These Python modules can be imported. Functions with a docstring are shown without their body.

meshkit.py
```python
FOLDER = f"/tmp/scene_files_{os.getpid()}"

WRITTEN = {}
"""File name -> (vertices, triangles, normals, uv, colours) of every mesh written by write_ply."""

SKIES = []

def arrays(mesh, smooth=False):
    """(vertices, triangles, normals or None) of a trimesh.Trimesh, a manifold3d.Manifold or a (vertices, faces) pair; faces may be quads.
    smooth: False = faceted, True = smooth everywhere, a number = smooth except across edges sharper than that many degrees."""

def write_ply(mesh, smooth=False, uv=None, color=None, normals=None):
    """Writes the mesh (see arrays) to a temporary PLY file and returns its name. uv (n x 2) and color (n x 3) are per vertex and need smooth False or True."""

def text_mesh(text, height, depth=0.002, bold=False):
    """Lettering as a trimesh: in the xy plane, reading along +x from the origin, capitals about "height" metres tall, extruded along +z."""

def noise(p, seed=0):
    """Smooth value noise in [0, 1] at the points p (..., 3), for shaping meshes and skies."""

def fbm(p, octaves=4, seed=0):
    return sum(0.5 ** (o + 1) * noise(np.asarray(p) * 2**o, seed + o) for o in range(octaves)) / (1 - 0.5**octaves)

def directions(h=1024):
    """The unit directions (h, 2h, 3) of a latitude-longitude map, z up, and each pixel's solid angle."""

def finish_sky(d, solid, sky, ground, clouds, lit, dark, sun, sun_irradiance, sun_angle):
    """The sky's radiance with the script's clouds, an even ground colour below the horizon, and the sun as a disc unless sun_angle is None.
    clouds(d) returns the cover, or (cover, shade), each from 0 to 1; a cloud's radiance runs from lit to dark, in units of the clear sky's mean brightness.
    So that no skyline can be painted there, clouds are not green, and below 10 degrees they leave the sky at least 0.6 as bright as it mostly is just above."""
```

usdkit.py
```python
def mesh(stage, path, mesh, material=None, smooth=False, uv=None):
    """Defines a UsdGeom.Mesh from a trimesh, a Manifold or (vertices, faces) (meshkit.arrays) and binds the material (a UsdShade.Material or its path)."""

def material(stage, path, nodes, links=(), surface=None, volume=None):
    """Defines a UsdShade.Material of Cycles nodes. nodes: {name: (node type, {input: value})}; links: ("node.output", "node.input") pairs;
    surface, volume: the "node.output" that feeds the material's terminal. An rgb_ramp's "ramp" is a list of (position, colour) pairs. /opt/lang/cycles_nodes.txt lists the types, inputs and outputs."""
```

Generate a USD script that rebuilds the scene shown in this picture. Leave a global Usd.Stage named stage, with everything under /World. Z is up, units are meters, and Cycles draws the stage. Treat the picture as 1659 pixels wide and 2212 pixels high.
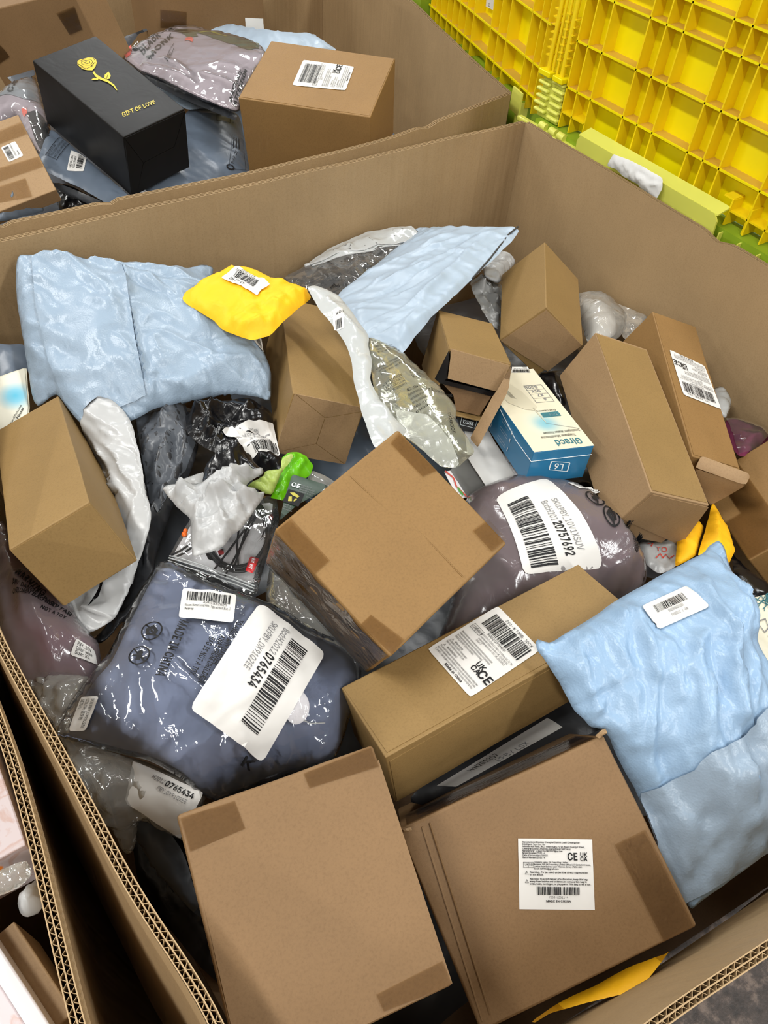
import math, glob, numpy as np, trimesh, manifold3d, usdkit
from meshkit import noise, fbm
from pxr import Usd, UsdGeom, UsdLux, Gf, Sdf
from scipy.spatial import Delaunay, cKDTree
from scipy.spatial.transform import Rotation as Rot
from scipy.interpolate import LinearNDInterpolator
import scipy.sparse as sp, scipy.sparse.linalg as spl
import shapely, shapely.geometry as sg
from shapely import affinity
from PIL import Image, ImageDraw, ImageFont

stage = Usd.Stage.CreateInMemory()
UsdGeom.SetStageUpAxis(stage, 'Z'); UsdGeom.SetStageMetersPerUnit(stage, 1.0)
UsdGeom.Xform.Define(stage, '/World'); UsdGeom.Scope.Define(stage, '/World/Looks')

# ------------------------------------------------------------------ camera, light, exposure
F, W, H = 1661.0, 1659.0, 2212.0                    # focal length in pixels of the 1659 x 2212 frame
PP = np.array([W / 2, H / 2]); CAM = np.array([0, 0, 1.6])
_u = np.array([0.5446, 0.653, -0.5263]); _d = np.array([-0.0617, 0.657, 0.7514]); _d /= np.linalg.norm(_d)
_u -= _d * (_u @ _d); _u /= np.linalg.norm(_u); _n = np.cross(_u, _d)
M = np.stack([_n, -_u, -_d])                        # rows: world x (along the back wall), y (away), z (up) in camera axes
cam = UsdGeom.Camera.Define(stage, '/World/camera')
right, down, fwd = M[:, 0], M[:, 1], M[:, 2]
m4 = np.eye(4); m4[0, :3] = right; m4[1, :3] = -down; m4[2, :3] = -fwd; m4[3, :3] = CAM
cam.AddTransformOp().Set(Gf.Matrix4d(*m4.ravel().tolist()))
cam.CreateHorizontalApertureAttr(24.0); cam.CreateVerticalApertureAttr(24.0 * H / W)
cam.CreateFocalLengthAttr(24.0 * F / W); cam.CreateClippingRangeAttr(Gf.Vec2f(0.02, 60))
cam.CreateExposureAttr(0.16)

def rect_light(name, pos, w, h, power, color=(1, 1, 1), yaw=0.0):
    l = UsdLux.RectLight.Define(stage, '/World/' + name)
    l.AddTranslateOp().Set(Gf.Vec3d(*pos)); l.AddRotateZOp().Set(yaw)
    l.CreateWidthAttr(w); l.CreateHeightAttr(h); l.CreateIntensityAttr(power); l.CreateColorAttr(Gf.Vec3f(*color))
    l.CreateNormalizeAttr(False)
# rows of ceiling tubes of the hall (they shine down, -z); the row over the bins is the nearest
LP = 40.0
k = 0
for x, ys in ((-1.6, (-6.5, -2.6, 1.4, 6.0)), (2.2, (-6.5, -2.6, 1.9, 6.0)), (-6.0, (-5.0, 0.0, 5.0)), (6.6, (-5.0, 0.0, 5.0))):
    for y in ys:
        near = abs(x) < 3 and -1 < y < 3
        rect_light('tube_light' + (f'_{k:03d}' if k else ''), (x, y, 4.7), 0.30, 2.4, LP * ((1.35 if x < 0 else .8) if near else 1.25), (1.0, 0.99, 0.955) if x < 0 else (0.98, 0.99, 0.98)); k += 1
dome = UsdLux.DomeLight.Define(stage, '/World/ambient_dome'); dome.CreateIntensityAttr(0.05)  # weak ambient fill added all round; the hall is closed

# ------------------------------------------------------------------ projection helpers
def ray(x, y): return M @ np.array([x - PP[0], y - PP[1], F])
def at(x, y, z):
    r = ray(x, y); return CAM + r * ((z - CAM[2]) / r[2])
def lin(r, g, b): return tuple(((c / 255 + .055) / 1.055) ** 2.4 if c > 10 else c / 255 / 12.92 for c in (r, g, b))

# ------------------------------------------------------------------ prims
used = {}
def numbered(parent, name):
    k = (parent, name); n = used.get(k, 0); used[k] = n + 1
    return f'{parent}/{name}' if n == 0 else f'{parent}/{name}_{n:03d}'
class Thing: pass
def thing(name, label, cat, loc, group=None, kind=None):
    t = Thing(); t.path = numbered('/World', name); t.loc = np.array(loc, float)
    x = UsdGeom.Xform.Define(stage, t.path); x.AddTranslateOp().Set(Gf.Vec3d(*map(float, t.loc))); p = x.GetPrim()
    if label: p.SetCustomDataByKey('label', label)
    if cat: p.SetCustomDataByKey('category', cat)
    if group: p.SetCustomDataByKey('group', group)
    if kind: p.SetCustomDataByKey('kind', kind)
    return t
def part(t, name, mesh, mat, smooth=30, label=None, kind=None, under=None):
    if mesh is None: return None
    if hasattr(mesh, 'to_mesh'):
        q = mesh.to_mesh(); mesh = (q.vert_properties[:, :3], q.tri_verts)
    v, f = (mesh.vertices, mesh.faces) if hasattr(mesh, 'vertices') else mesh
    v = np.asarray(v, float) - t.loc
    path = numbered(under or t.path, name)
    m = usdkit.mesh(stage, path, trimesh.Trimesh(v, np.asarray(f), process=False), mat, smooth=smooth)
    if label: m.GetPrim().SetCustomDataByKey('label', label)
    if kind: m.GetPrim().SetCustomDataByKey('kind', kind)
    return path
def solo(name, label, cat, mesh, mat, smooth=30, kind=None):
    v = np.asarray(mesh.vertices if hasattr(mesh, 'vertices') else mesh[0])
    c = (v.min(0) + v.max(0)) / 2; c[2] = v[:, 2].min()
    path = numbered('/World', name)
    f = mesh.faces if hasattr(mesh, 'faces') else mesh[1]
    m = usdkit.mesh(stage, path, trimesh.Trimesh(v - c, f, process=False), mat, smooth=smooth)
    UsdGeom.Xformable(m).AddTranslateOp().Set(Gf.Vec3d(*map(float, c))); p = m.GetPrim()
    if label: p.SetCustomDataByKey('label', label)
    if cat: p.SetCustomDataByKey('category', cat)
    if kind: p.SetCustomDataByKey('kind', kind)
def join(ms):
    vs, fs, n = [], [], 0
    for m in ms:
        v, f = (m.vertices, m.faces) if hasattr(m, 'vertices') else m
        if len(v) == 0: continue
        vs.append(np.asarray(v, float)); fs.append(np.asarray(f) + n); n += len(v)
    return (np.vstack(vs), np.vstack(fs)) if vs else None

# ------------------------------------------------------------------ materials
MT = {}
def mat(name, nodes, links, surface): MT[name] = usdkit.material(stage, '/World/Looks/' + name, nodes, links, surface=surface); return MT[name]
def cardboard(name, rgb, amount=.10, wave=None):
    c = np.array(lin(*rgb))
    n = {'tc': ('texture_coordinate', {}), 'big': ('noise_texture', {'scale': 9.0, 'detail': 3.0, 'roughness': .6}),
         'fib': ('noise_texture', {'scale': 420.0, 'detail': 3.0, 'roughness': .7}),
         'r1': ('rgb_ramp', {'ramp': [(.3, tuple(c * (1 - amount))), (.7, tuple(c * (1 + amount)))]}),
         'r2': ('rgb_ramp', {'ramp': [(.30, (.88, .86, .84)), (.5, (1, 1, 1)), (.72, (1.05, 1.05, 1.05))]}),
         'mx': ('mix_color', {'blend_type': 'multiply', 'fac': 1.0}),
         'bp': ('bump', {'strength': .12, 'distance': .001}),
         'p': ('principled_bsdf', {'roughness': .62, 'specular_ior_level': .35})}
    l = [('tc.object', 'big.vector'), ('tc.object', 'fib.vector'), ('big.fac', 'r1.fac'), ('fib.fac', 'r2.fac'), ('r1.color', 'mx.a'), ('r2.color', 'mx.b'),
         ('mx.result', 'p.base_color'), ('fib.fac', 'bp.height'), ('bp.normal', 'p.normal')]
    if wave:
        n['mp'] = ('mapping', {'scale': wave, 'mapping_type': 'point'}); n['wv'] = ('noise_texture', {'scale': 1.0, 'detail': 2.0})
        n['b2'] = ('bump', {'strength': .8, 'distance': .004}); l += [('tc.object', 'mp.vector'), ('mp.vector', 'wv.vector'), ('wv.fac', 'b2.height'), ('bp.normal', 'b2.normal'), ('b2.normal', 'p.normal')]
        l.remove(('bp.normal', 'p.normal'))
    return mat(name, n, l, 'p.BSDF')
cardboard('kraft_yellow', (137, 110, 67), .06); cardboard('kraft_brown', (124, 96, 64), .06); cardboard('kraft_tan', (150, 122, 88), .06); cardboard('kraft_dark', (120, 92, 62), .06)
cardboard('kraft_orange', (136, 104, 61), .06); cardboard('bin_board', (164, 138, 102), .05, wave=(45, 45, .8)); cardboard('flute_paper', (172, 146, 108))
def plastic(name, rgb, rough=.35, spec=.5, bump=.25, bscale=60.0, dimple=0.0, trans=0.0, var=.06, coat=0.0, metal=0.0, crumple=0.0, cs=16.0):
    c = np.array(lin(*rgb))
    n = {'tc': ('texture_coordinate', {}), 'n1': ('noise_texture', {'scale': bscale, 'detail': 3.0, 'roughness': .55, 'distortion': .6}), 'n2': ('noise_texture', {'scale': 7.0, 'detail': 2.0}),
         'r': ('rgb_ramp', {'ramp': [(.3, tuple(c * (1 - var))), (.7, tuple(np.minimum(c * (1 + var), 1)))]}), 'b': ('bump', {'strength': bump, 'distance': .002}),
         'p': ('principled_bsdf', {'roughness': rough, 'specular_ior_level': spec, 'coat_weight': coat, 'coat_roughness': .08, 'metallic': metal})}
    l = [('tc.object', 'n1.vector'), ('tc.object', 'n2.vector'), ('n2.fac', 'r.fac'), ('r.color', 'p.base_color'), ('n1.fac', 'b.height')]
    if dimple:
        n['v'] = ('voronoi_texture', {'scale': dimple}); n['b2'] = ('bump', {'strength': .22, 'distance': .0008}); l += [('tc.object', 'v.vector'), ('v.distance', 'b2.height'), ('b.normal', 'b2.normal'), ('b2.normal', 'p.normal')]
    else: l.append(('b.normal', 'p.normal'))
    if crumple:                                      # crisp little facets of creased plastic
        last = [a for a, b in l if b == 'p.normal'][0]; l.remove((last, 'p.normal'))
        n['nc'] = ('noise_texture', {'type': 'ridged_multifractal', 'scale': cs, 'detail': 3.0, 'roughness': .5, 'distortion': .9, 'use_normalize': True}); n['mc'] = ('mapping', {'mapping_type': 'point', 'rotation': (.4, .3, .9), 'scale': (1.0, .45, 1.0)})
        n['bc'] = ('bump', {'strength': crumple, 'distance': .006}); l += [('tc.object', 'mc.vector'), ('mc.vector', 'nc.vector'), ('nc.fac', 'bc.height'), (last, 'bc.normal'), ('bc.normal', 'p.normal')]
    s = 'p.BSDF'
    if trans:
        n['t'] = ('translucent_bsdf', {'color': tuple(c)}); n['m'] = ('mix_closure', {'fac': trans}); l += [('p.BSDF', 'm.closure1'), ('t.BSDF', 'm.closure2')]; s = 'm.closure'
    return mat(name, n, l, s)
plastic('mailer_blue', (140, 158, 176), .34, .5, .2, 45, dimple=420.0, crumple=.45)
plastic('mailer_sky', (140, 168, 196), .34, .5, .2, 45, dimple=420.0, crumple=.45)
plastic('mailer_pale', (156, 172, 188), .38, .45, .2, 40, crumple=.35)
plastic('mailer_grey', (92, 103, 117), .34, .5, .2, 40, crumple=.3); plastic('mailer_dark', (54, 55, 58), .34, .5, .3, 40, crumple=.6)
plastic('mailer_slate', (80, 84, 90), .36, .5, .3, 40, crumple=.5)
plastic('black_bag', (14, 14, 17), .22, .55, .4, 50, crumple=.7, cs=22); plastic('black_gloss', (20, 19, 19), .46, .3, .25, 25, var=.25)
plastic('white_bag', (186, 187, 187), .28, .5, .3, 40, trans=.12, crumple=.75, cs=22); plastic('silver_bag', (160, 160, 158), .28, .5, .4, 40, crumple=.8, cs=24); plastic('grey_bag', (150, 152, 156), .34, .5, .4, 40)
plastic('yellow_paper', (246, 184, 24), .55, .3, .3, 55, var=.05, crumple=.4, cs=20); plastic('white_paper', (214, 212, 208), .7, .25, .06, 60, var=.02); plastic('cream_print', (214, 210, 190), .35, .5, .03, 60, var=.02)
plastic('print_black', (22, 22, 24), .55, .3, .02); plastic('print_grey', (120, 120, 122), .6, .3, .02); plastic('gold_foil', (196, 172, 40), .35, .6, .05, 80, metal=.55); plastic('print_gold', (190, 168, 50), .4, .5, .03)
plastic('print_red', (206, 70, 56), .5, .4, .02); plastic('print_pink', (232, 120, 104), .5, .4, .02); plastic('print_white', (225, 232, 235), .5, .4, .02); plastic('print_teal', (52, 110, 120), .5, .4, .02)
plastic('fabric_blue', (118, 126, 150), .9, .15, .35, 25, var=.06); plastic('fabric_maroon', (108, 46, 72), .9, .15, .4, 25, var=.15); plastic('fabric_plum', (98, 62, 80), .9, .15, .4, 12, var=.3)
plastic('costume_card', (176, 164, 170), .4, .4, .1, 30); plastic('costume_green', (98, 98, 68), .5, .4, .1, 30); plastic('costume_dark', (70, 66, 66), .5, .4, .1, 30)
plastic('box_blue', (38, 112, 154), .25, .5, .03, 30, var=.10); plastic('box_green', (38, 62, 46), .4, .5, .05); plastic('lime_bag', (112, 200, 20), .28, .5, .3, 30, trans=.2); plastic('lime_crinkle', (186, 206, 110), .35, .5, .6, 70, trans=.3)
plastic('crate_yellow', (255, 236, 4), .34, .5, .06, 40, trans=.12, var=.04); plastic('crate_amber', (255, 222, 20), .34, .5, .06, 40, trans=.12, var=.04); plastic('crate_lime', (238, 240, 110), .36, .5, .08, 40, trans=.12); plastic('crate_green', (150, 180, 44), .4, .5, .08, 40, trans=.15)
plastic('crate_tan', (206, 166, 58), .6, .3, .15, 60, var=.12); plastic('cable_black', (20, 20, 22), .45, .5, .1); plastic('bead_orange', (238, 110, 36), .3, .5, .05); plastic('part_red', (190, 34, 38), .35, .5, .05); plastic('concrete_wall', (206, 206, 202), .9, .2, .1, 6); plastic('fluor_white', (235, 236, 236), .6, .3, .02)
plastic('card_white', (226, 222, 224), .55, .35, .03); plastic('card_grey', (136, 136, 136), .6, .3, .1); plastic('art_beige', (196, 190, 168), .4, .4, .02); plastic('print_green', (70, 150, 60), .5, .4, .02); plastic('art_yellow', (186, 178, 60), .4, .4, .02)

def film(name, haze=.10, tint=(.95, .96, .96), hazec=(.75, .76, .76), rough=.06, bump=.5, bscale=38.0, edge=.6):
    n = {'tc': ('texture_coordinate', {}), 'n': ('noise_texture', {'scale': bscale, 'detail': 3.0, 'roughness': .5, 'distortion': 1.2}), 'b': ('bump', {'strength': bump, 'distance': .004}),
         'tr': ('transparent_bsdf', {'color': tint}), 'gl': ('glossy_bsdf', {'color': (1, 1, 1), 'roughness': rough}), 'lw': ('fresnel', {'IOR': 1.5}),
         'mg': ('math', {'math_type': 'multiply', 'value2': 1.3}), 'm1': ('mix_closure', {}), 'df': ('diffuse_bsdf', {'color': hazec}), 'tl': ('translucent_bsdf', {'color': hazec}), 'm2': ('mix_closure', {'fac': .4}),
         'fh': ('layer_weight', {'blend': .35}), 'ma': ('math', {'math_type': 'multiply_add', 'value2': edge, 'value3': haze}), 'm3': ('mix_closure', {})}
    l = [('tc.object', 'n.vector'), ('n.fac', 'b.height'), ('b.normal', 'gl.normal'), ('b.normal', 'lw.normal'), ('lw.fac', 'mg.value1'), ('mg.value', 'm1.fac'),
         ('df.BSDF', 'm2.closure1'), ('tl.BSDF', 'm2.closure2'), ('fh.facing', 'ma.value1'), ('ma.value', 'm3.fac'), ('tr.BSDF', 'm3.closure1'), ('m2.closure', 'm3.closure2'),
         ('m3.closure', 'm1.closure1'), ('gl.BSDF', 'm1.closure2')]
    return mat(name, n, l, 'm1.closure')
film('film_clear', .03, edge=.10, bump=.3); film('film_smooth', .03, edge=.10, bump=.12, bscale=14, rough=.07)
film('film_wrap', .02, edge=.10, bump=.7, bscale=60); film('film_smoke', .14, tint=(.70, .70, .70), hazec=(.36, .36, .36), edge=.25, bump=.3)
film('film_frost', .42, hazec=(.50, .42, .44), edge=.30, rough=.14); film('film_mauve', .42, hazec=(.40, .35, .35), edge=.25, rough=.18, bump=.35); film('film_milky', .86, hazec=(.74, .77, .77), edge=.14, rough=.2, bump=.25); film('film_crinkle', .22, tint=(.98, .98, .97), hazec=(.88, .86, .80), edge=.35, bump=.6, rough=.09)
film('film_pale', .5, hazec=(.78, .80, .72), edge=.3, rough=.16, bump=.3)
film('film_olive', .20, tint=(.93, .94, .86), hazec=(.66, .66, .54), edge=.25, bump=.25, rough=.09)
def tape(name, tint, rough=.10):
    n = {'tc': ('texture_coordinate', {}), 'n': ('noise_texture', {'scale': 55.0, 'detail': 2.0, 'distortion': .8}), 'b': ('bump', {'strength': .3, 'distance': .002}),
         'tr': ('transparent_bsdf', {'color': tint}), 'gl': ('glossy_bsdf', {'roughness': rough}), 'f': ('fresnel', {'IOR': 1.5}), 'm': ('mix_closure', {})}
    return mat(name, n, [('tc.object', 'n.vector'), ('n.fac', 'b.height'), ('b.normal', 'gl.normal'), ('b.normal', 'f.normal'), ('f.fac', 'm.fac'), ('tr.BSDF', 'm.closure1'), ('gl.BSDF', 'm.closure2')], 'm.closure')
tape('tape_brown', (.965, .915, .83)); tape('tape_clear', (.93, .90, .86)); tape('tape_dark', (.10, .10, .11))
mat('flecked_print', {'tc': ('texture_coordinate', {}), 'v': ('voronoi_texture', {'scale': 26.0, 'randomness': 1.0}), 'r': ('rgb_ramp', {'ramp': [(0, lin(236, 120, 30)), (.13, lin(236, 140, 60)), (.17, lin(200, 188, 190)), (1, lin(200, 188, 190))]}),
    'n': ('noise_texture', {'scale': 16.0, 'detail': 5.0, 'distortion': 2.0}), 'r2': ('rgb_ramp', {'ramp': [(.42, (1, 1, 1)), (.485, (.90, .74, .66)), (.53, (1, 1, 1))]}), 'm': ('mix_color', {'blend_type': 'multiply', 'fac': 1.0}), 'p': ('principled_bsdf', {'roughness': .3})},
    [('tc.object', 'v.vector'), ('v.distance', 'r.fac'), ('tc.object', 'n.vector'), ('n.fac', 'r2.fac'), ('r.color', 'm.a'), ('r2.color', 'm.b'), ('m.result', 'p.base_color')], 'p.BSDF')
mat('speckled_floor', {'g': ('geometry', {}), 'v': ('voronoi_texture', {'scale': 55.0}), 'n': ('noise_texture', {'scale': 28.0, 'detail': 6.0, 'roughness': .7}), 'r': ('rgb_ramp', {'ramp': [(.30, lin(30, 26, 24)), (.5, lin(62, 54, 50)), (.62, lin(104, 92, 84)), (.75, lin(66, 60, 58))]}),
    'vr': ('rgb_ramp', {'ramp': [(.0, (.2, .2, .2)), (.6, (.75, .72, .70))]}), 'm': ('mix_color', {'blend_type': 'overlay', 'fac': .6}), 'b': ('bump', {'strength': .4, 'distance': .004}), 'p': ('principled_bsdf', {'roughness': .5})},
    [('g.position', 'v.vector'), ('g.position', 'n.vector'), ('v.distance', 'vr.fac'), ('n.fac', 'r.fac'), ('r.color', 'm.a'), ('vr.color', 'm.b'), ('m.result', 'p.base_color'), ('n.fac', 'b.height'), ('b.normal', 'p.normal')], 'p.BSDF')

# ------------------------------------------------------------------ lettering
_fonts = glob.glob('/opt/blender-*/*/datafiles/fonts/*.woff2')
def _font(key, size): return ImageFont.truetype([f for f in _fonts if key in f][0], size)
_inter = _font('Inter', 64)
try: _cjk = _font('CJK', 64)
except Exception: _cjk = _inter
_gl = {}
def earcut(poly):
    vs, fs, n = [], [], 0
    for g in getattr(poly, 'geoms', [poly]):
        if g.is_empty or g.area <= 0 or g.geom_type != 'Polygon': continue
        v, f = trimesh.creation.triangulate_polygon(g, engine='earcut')
        vs.append(v); fs.append(np.asarray(f).reshape(-1, 3) + n); n += len(v)
    return (np.vstack(vs), np.vstack(fs)) if vs else (np.zeros((0, 2)), np.zeros((0, 3), int))
def glyph(ch, bold, coarse):
    k = (ch, bold, coarse)
    if k in _gl: return _gl[k]
    font = _cjk if ord(ch) > 0x2e80 else _inter
    x0, y0, x1, y1 = font.getbbox(ch, anchor='ls', stroke_width=2 * bold)
    adv = font.getlength(ch) / 46.0
    if x1 <= x0 or ch == ' ': _gl[k] = (np.zeros((0, 2)), np.zeros((0, 3), int), adv); return _gl[k]
    im = Image.new('L', (int(x1 - x0 + 8), int(y1 - y0 + 8))); ImageDraw.Draw(im).text((4 - x0, 4 - y0), ch, 255, font, anchor='ls', stroke_width=2 * bold)
    on = np.pad(np.asarray(im) > 127, ((0, 0), (1, 1))).astype(np.int8)
    rows, st = np.nonzero(np.diff(on, axis=1) == 1); en = np.nonzero(np.diff(on, axis=1) == -1)[1]
    s = shapely.union_all(shapely.box(st, -rows - 1, en, -rows)).buffer(.6).buffer(-.6).simplify(2.2 if coarse else .8)
    s = affinity.affine_transform(s, [1, 0, 0, 1, x0 - 4, 4 - y0])
    v, f = earcut(s); _gl[k] = (v / 46.0, f, adv); return _gl[k]     # capitals are 1 tall
def text2d(s, bold=False, coarse=False):
    vs, fs, n, x = [], [], 0, 0.0
    for ch in s:
        v, f, a = glyph(ch, bold, coarse)
        if len(v): vs.append(v + [x, 0]); fs.append(f + n); n += len(v)
        x += a + (.06 if bold else 0)
    return (np.vstack(vs), np.vstack(fs), x) if vs else (np.zeros((0, 2)), np.zeros((0, 3), int), x)

# ------------------------------------------------------------------ surfaces that take labels and print
class Plane:
    def __init__(s, o, e1, e2, n): s.o, s.e1, s.e2, s.n = o, e1, e2, n
    def to2(s, x, y):
        r = ray(x, y); p = CAM + r * (((s.o - CAM) @ s.n) / (r @ s.n)) - s.o; return np.array([p @ s.e1, p @ s.e2])
    def lift(s, q, off=0.0):
        q = np.asarray(q, float); return s.o + q[:, :1] * s.e1 + q[:, 1:2] * s.e2 + off * s.n
def bil(c, uv):
    u, v = uv[:, :1], uv[:, 1:2]; return c[0] * (1 - u) * (1 - v) + c[1] * u * (1 - v) + c[2] * u * v + c[3] * (1 - u) * v
def grid(nu, nv):
    U, V = np.meshgrid(np.linspace(0, 1, nu), np.linspace(0, 1, nv)); i = np.arange(nu * nv).reshape(nv, nu)
    a, b, c, d = i[:-1, :-1].ravel(), i[:-1, 1:].ravel(), i[1:, 1:].ravel(), i[1:, :-1].ravel()
    return np.stack([U.ravel(), V.ravel()], 1), np.vstack([np.stack([a, b, c], 1), np.stack([a, c, d], 1)])
class Sheet:                                        # a quad of a surface in reading order tl, tr, br, bl: paper, then ink on it
    def __init__(s, surf, quad, px=True):
        s.surf = surf; s.c = np.array([surf.to2(*p) for p in quad]) if px else np.asarray(quad, float)
        s.w = (np.linalg.norm(s.c[1] - s.c[0]) + np.linalg.norm(s.c[2] - s.c[3])) / 2; s.h = (np.linalg.norm(s.c[3] - s.c[0]) + np.linalg.norm(s.c[2] - s.c[1])) / 2; s.ink = {}
    def orient(s, v, f):
        a, b, c = (v[f[:, k]] for k in range(3)); n = np.cross(b - a, c - a).sum(0); m = s.surf.n
        return f if n @ m > 0 else f[:, ::-1]
    def paper(s, off=.0006, rad=.004, nu=13, nv=13):
        uv, f = grid(nu, nv)
        if rad:
            ru, rv = rad / s.w, rad / s.h; x, y = uv[:, 0] - .5, uv[:, 1] - .5; lx, ly = .5 - ru, .5 - rv
            dx, dy = np.maximum(np.abs(x) - lx, 0) / ru, np.maximum(np.abs(y) - ly, 0) / rv; L = np.maximum(np.hypot(dx, dy), 1); k = (dx > 0) & (dy > 0)
            x = np.where(k, np.sign(x) * (lx + dx / L * ru), x); y = np.where(k, np.sign(y) * (ly + dy / L * rv), y); uv = np.stack([x + .5, y + .5], 1)
        v = s.surf.lift(bil(s.c, uv), off); return v, s.orient(v, f)
    def add(s, col, v, f): s.ink.setdefault(col, []).append((np.asarray(v, float), np.asarray(f)))
    def rect(s, x0, y0, x1, y1, col='print_black', n=1, m=1):
        uv, f = grid(n + 1, m + 1); s.add(col, uv * [x1 - x0, y1 - y0] + [x0, y0], f)
    def box(s, x0, y0, x1, y1, t=.004, col='print_black'):
        tv = t * s.w / s.h
        for r in ((x0, y0, x1, y0 + tv), (x0, y1 - tv, x1, y1), (x0, y0, x0 + t, y1), (x1 - t, y0, x1, y1)): s.rect(*r, col=col, n=4, m=4)
    def text(s, x, y, h, st, col='print_black', bold=False, wid=None, coarse=False, center=False):   # baseline left at (x, y); h and wid in sheet fractions
        v, f, L = text2d(st, bold, coarse)
        sx = h * s.h / s.w
        if wid: sx = wid / max(L, 1e-6)
        if center: x = x - L * sx / 2
        if len(v): s.add(col, np.stack([x + v[:, 0] * sx, y - v[:, 1] * h], 1), f)
    def bars(s, x0, y0, x1, y1, seed=1, n=62, col='print_black', m=8):
        rg = np.random.default_rng(seed); w = rg.choice([1, 1, 1, 2, 2, 3], n); c = np.concatenate([[0], np.cumsum(w)]) / w.sum()
        for i in range(0, n, 2): s.rect(x0 + (x1 - x0) * c[i], y0, x0 + (x1 - x0) * c[i + 1], y1, col=col, m=m)
    def bars_v(s, x0, y0, x1, y1, seed=1, n=62, col='print_black', m=4):
        rg = np.random.default_rng(seed); w = rg.choice([1, 1, 1, 2, 2, 3], n); c = np.concatenate([[0], np.cumsum(w)]) / w.sum()
        for i in range(0, n, 2): s.rect(x0, y0 + (y1 - y0) * c[i], x1, y0 + (y1 - y0) * c[i + 1], col=col, n=m)
    def poly(s, pts, col='print_black', dens=None):
        p = sg.Polygon(pts).buffer(0) if not isinstance(pts, sg.base.BaseGeometry) else pts
        if dens: p = p.segmentize(dens)
        v, f = earcut(p)
        if len(v): s.add(col, v, f)
    def ring(s, cx, cy, r, w, col='print_black'):
        a = s.w / s.h; p = affinity.scale(sg.Point(0, 0).buffer(r, 24).difference(sg.Point(0, 0).buffer(r - w, 24)), 1, a, origin=(0, 0)); s.poly(affinity.translate(p, cx, cy), col)
    def tri(s, cx, cy, r, col='print_black'):
        a = s.w / s.h; p = sg.Polygon([(0, -r), (r, r * .8), (-r, r * .8)]); p = p.difference(p.buffer(-r * .16)).union(sg.box(-r * .08, -r * .35, r * .08, r * .25)); s.poly(affinity.translate(affinity.scale(p, 1, a, origin=(0, 0)), cx, cy), col)
    def print(s, t, under=None, off=.0011, name='print'):
        for col, ms in s.ink.items():
            v, f = join([(np.c_[a, np.zeros(len(a))], b) for a, b in ms]); P = s.surf.lift(bil(s.c, v[:, :2]), off); a, b, c = (P[f[:, k]] for k in range(3))
            nn = np.cross(b - a, c - a) @ s.surf.n; f = np.where((nn < 0)[:, None], f[:, ::-1], f)
            part(t, name, (P, f), MT[col], smooth=False, under=under)
def label(t, surf, quad, draw, name='label', matn='white_paper', rad=.004, off=.0006, nu=13):
    s = Sheet(surf, quad); path = part(t, name, s.paper(off, rad, nu, nu), MT[matn], smooth=40); draw(s); s.print(t, under=path, off=off + .0009); return s
def inkon(t, surf, quad, draw, off=.0006, name='print', under=None):
    s = Sheet(surf, quad); draw(s); s.print(t, off=off, name=name, under=under); return s

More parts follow.
